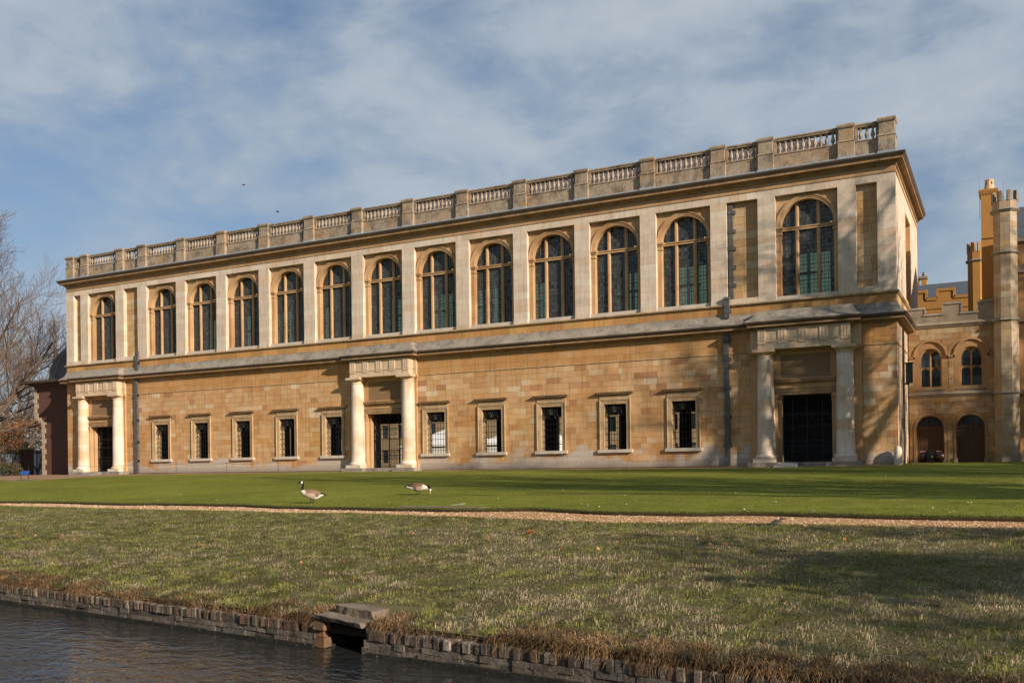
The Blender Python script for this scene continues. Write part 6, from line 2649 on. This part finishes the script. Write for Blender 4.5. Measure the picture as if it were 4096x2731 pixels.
q = Vector(tuple(float(v) for v in unproject(1674, 1984)))
q.z = gzf(q.x, q.y) + 0.055
dep = float((q - Vector(CAM)).dot(Fv))
goose('canada goose grazing with its black neck bent down to the grass',
      [(295, 520, 295, 546, 8), (400, 440, 380, 545, 30), (500, 372, 460, 560, 60), (700, 320, 640, 645, 135), (900, 290, 860, 750, 190), (1120, 265, 1080, 790, 225), (1320, 285, 1300, 790, 225), (1500, 370, 1480, 745, 190),
       (1640, 450, 1640, 722, 140), (1725, 455, 1735, 690, 100), (1790, 415, 1795, 630, 78), (1870, 430, 1812, 600, 62), (1925, 540, 1826, 615, 55), (1962, 640, 1840, 682, 53), (2004, 705, 1858, 735, 60), (1990, 800, 1874, 805, 46), (1952, 890, 1894, 885, 28), (1930, 962, 1906, 955, 12)],
      gcol2, [([(1090, 730), (1105, 830), (1110, 920), (1100, 1000)], -70), ([(1250, 760), (1275, 860), (1295, 930), (1330, 1000)], 70)], 80, dep / FPX / 15.68, 1, q, 1180, 1000)

# ================================================================== birds in the sky
M_BIRD = plain('bird_grey', (0.05, 0.048, 0.042), 0.8)


def bird(label, px_, py_, depth, pose):
    p = at_px(px_, py_, depth)
    t = thing('bird', label, 'bird', p, None, YAW)
    b = MB()
    k = depth / FPX
    prof = [(0.0, -8.5), (1.0, -7), (2.1, -3), (2.2, 1), (1.6, 4), (0.8, 7), (0.3, 10)]
    vs, n = [], 8
    for r_, x in prof:
        for i in range(n):
            a = 2 * math.pi * i / n
            vs.append((x * k, r_ * k * math.cos(a), r_ * k * math.sin(a) - x * 0.15 * k))
    b.add(vs, [(j * n + i, j * n + (i + 1) % n, (j + 1) * n + (i + 1) % n, (j + 1) * n + i) for j in range(len(prof) - 1) for i in range(n)])
    b.build('body', M_BIRD, t)
    for sgn, tip in zip((-1, 1), pose):
        b = MB()
        tx, ty, tz = tip
        w = [(-2, sgn * 1.2, 0.6), (3, sgn * 1.2, 0.6), (tx * 0.5 - 2.5, sgn * ty * 0.5, tz * 0.55 + 0.8), (tx * 0.5 + 3, sgn * ty * 0.5, tz * 0.55), (tx, sgn * ty, tz)]
        V = [tuple(c * k for c in v) for v in w] + [(v[0] * k, v[1] * k, (v[2] - 0.4) * k) for v in w]
        b.add(V, [(0, 1, 3, 2), (2, 3, 4), (6, 5, 7, 8), (8, 7, 9), (0, 2, 7, 5), (2, 4, 9, 7), (4, 3, 8, 9), (3, 1, 6, 8)])
        b.build('wing', M_BIRD, t)


bird('small dark bird in the sky with wings swept down', 974, 739, 70, ((1, 9, -8.5), (6, 9, 3)))
bird('small dark bird gliding just above the balustrade', 1111, 848, 75, ((0, 12, 3), (0, 12, 3)))

# ================================================================== small things on the grass
M_DEAD = attr_mat('dead_leaf', 0.7, var=0.1, transl=0.2)


def leaf_mesh(col, r):
    b = MB()
    b.col = col
    n = 5
    vs = []
    for i in range(n):
        f = i / (n - 1)
        w = 0.5 * math.sin(math.pi * (0.08 + 0.84 * f)) ** 0.8 * 0.6
        lift = 0.25 * (f - 0.5) ** 2 * 4 * r
        vs += [(f - 0.5, -w, lift + 0.10 * r), (f - 0.5, 0, lift), (f - 0.5, w, lift + 0.12 * r)]
    b.add(vs, [(i * 3 + j, i * 3 + j + 1, i * 3 + j + 4, i * 3 + j + 3) for i in range(n - 1) for j in range(2)])
    return b.mesh('fallen_leaf', M_DEAD)


lm = [leaf_mesh(c, r_) for c, r_ in (((0.42, 0.17, 0.05), 0.9), ((0.30, 0.10, 0.035), 0.5), ((0.50, 0.27, 0.11), 0.7))]
r5 = random.Random(77)
LPX = [(70, 2152), (305, 2070), (722, 2072), (803, 2093), (800, 2194), (142, 2154), (680, 2250), (945, 2285), (1207, 2346), (1190, 2075), (1005, 2102), (2395, 2340), (2250, 2500), (2632, 2312), (3070, 2405), (3388, 2510), (3380, 2535),
       (3095, 2338), (2480, 2186), (1385, 2440), (1260, 2102), (300, 2170), (440, 2065), (3220, 2120), (2700, 2150), (2905, 2290), (3500, 2390), (1950, 2180), (2180, 2400), (1650, 2150), (1560, 2250), (600, 2120), (2840, 2550), (2050, 2090)]
for i, (x, y) in enumerate(LPX):
    q = unproject(x, y)
    o = link('fallen_leaf', lm[i % 3], None, loc=(float(q[0]), float(q[1]), gzf(q[0], q[1]) + 0.075))
    s = r5.uniform(0.05, 0.095) * (1.25 if y < 2200 else 0.95)
    o.scale = (s, s, s)
    o.rotation_euler = (r5.gauss(0.5, 0.4), r5.gauss(0, 0.4), r5.uniform(0, 6.3))
    tag(o, 'small curled orange brown leaf lying on the grass bank', 'leaf', 'fallen leaves on the grass bank')

q = unproject(2118, 2143)
LP = thing('leaf_clump', 'dark rusty clump of dead leaves on the upper bank', 'leaf clump', (float(q[0]), float(q[1]), gzf(q[0], q[1])))
for i in range(16):
    o = link('leaf', lm[1], LP, loc=(r5.gauss(0, 0.07), r5.gauss(0, 0.05), r5.uniform(0.03, 0.09)))
    s = r5.uniform(0.05, 0.085)
    o.scale = (s, s, s)
    o.rotation_euler = (r5.uniform(-1, 1), r5.uniform(-1, 1), r5.uniform(0, 6.3))

q0, q1 = unproject(1590, 2036), unproject(1925, 2040)
d = Vector((float(q1[0] - q0[0]), float(q1[1] - q0[1]), 0))
L = d.length
ang = math.atan2(d.y, d.x)
b = MB()
b.box(0, L, -0.05, 0.55, -0.10, 0.035)
b.box(-0.2, L + 0.5, 0.55, 0.75, -0.12, 0.028)
o = b.build('edging_slab', stone_mat('brown_slab', (0.20, 0.155, 0.12), var=0.3, grime=0.4))
o.location = (float(q0[0]), float(q0[1]), gzf(q0[0], q0[1]) + 0.045)
o.rotation_euler = (0, 0, ang)
tag(o, 'long flat brown slab set in the lawn edge beside the gravel', 'slab')
q = unproject(1832, 2033)
b = MB()
b.tube([(-0.20, 0, 0.0), (0.05, 0.02, 0.01), (0.22, -0.02, 0.015)], [0.010, 0.011, 0.008], 5)
b.tube([(0.05, 0.02, 0.02), (0.18, 0.12, 0.05)], [0.012, 0.006], 4)
o = b.build('stick', plain('bleached_wood', (0.36, 0.31, 0.26), 0.8))
o.location = (float(q[0]), float(q[1]), gzf(q[0], q[1]) + 0.095)
o.rotation_euler = (0, 0, ang + 0.3)
tag(o, 'short bleached stick lying on the brown edging slab', 'stick')
q = unproject(3256, 2053)
b = MB()
b.add([(-0.07, 0, 0.02), (0, 0.022, 0.03), (0.07, 0, 0.05), (0, -0.022, 0.035), (0, 0, 0.045)], [(0, 3, 4), (3, 2, 4), (2, 1, 4), (1, 0, 4), (0, 1, 2, 3)])
o = b.build('feather', plain('white_feather', (0.8, 0.8, 0.8), 0.8))
o.location = (float(q[0]), float(q[1]), gzf(q[0], q[1]) + 0.03)
o.rotation_euler = (0, 0.2, 2.2)
tag(o, 'single white feather on the lawn above the path at right', 'feather')
# mossy drain across the path
q0, q1 = unproject(3095, 2100), unproject(3135, 2062)
GU = thing('mossy_gutter', 'dark mossy gutter crossing the gravel path near the right', 'gutter', (float(q0[0]), float(q0[1]), gzf(q0[0], q0[1])))
d = Vector((float(q1[0] - q0[0]), float(q1[1] - q0[1]), 0))
M_MOSS = stone_mat('mossy_stone', (0.05, 0.05, 0.036), var=0.4, grime=0.4, bump=0.8)
for i in range(9):
    f = i / 8
    b = MB()
    c = d * f
    s = r5.uniform(0.06, 0.10)
    b.lathe([(s, -0.05), (s * 1.02, 0.012), (s * 0.7, 0.025 + r5.uniform(0, 0.01)), (0, 0.038)], c.x + r5.gauss(0, 0.03), c.y, 7)
    b.build('stone', M_MOSS, GU)
b = MB()
b.box(-0.45, 0.10, -0.10, 0.04, -0.05, 0.035)
b.build('lip_stone', M_MOSS, GU)
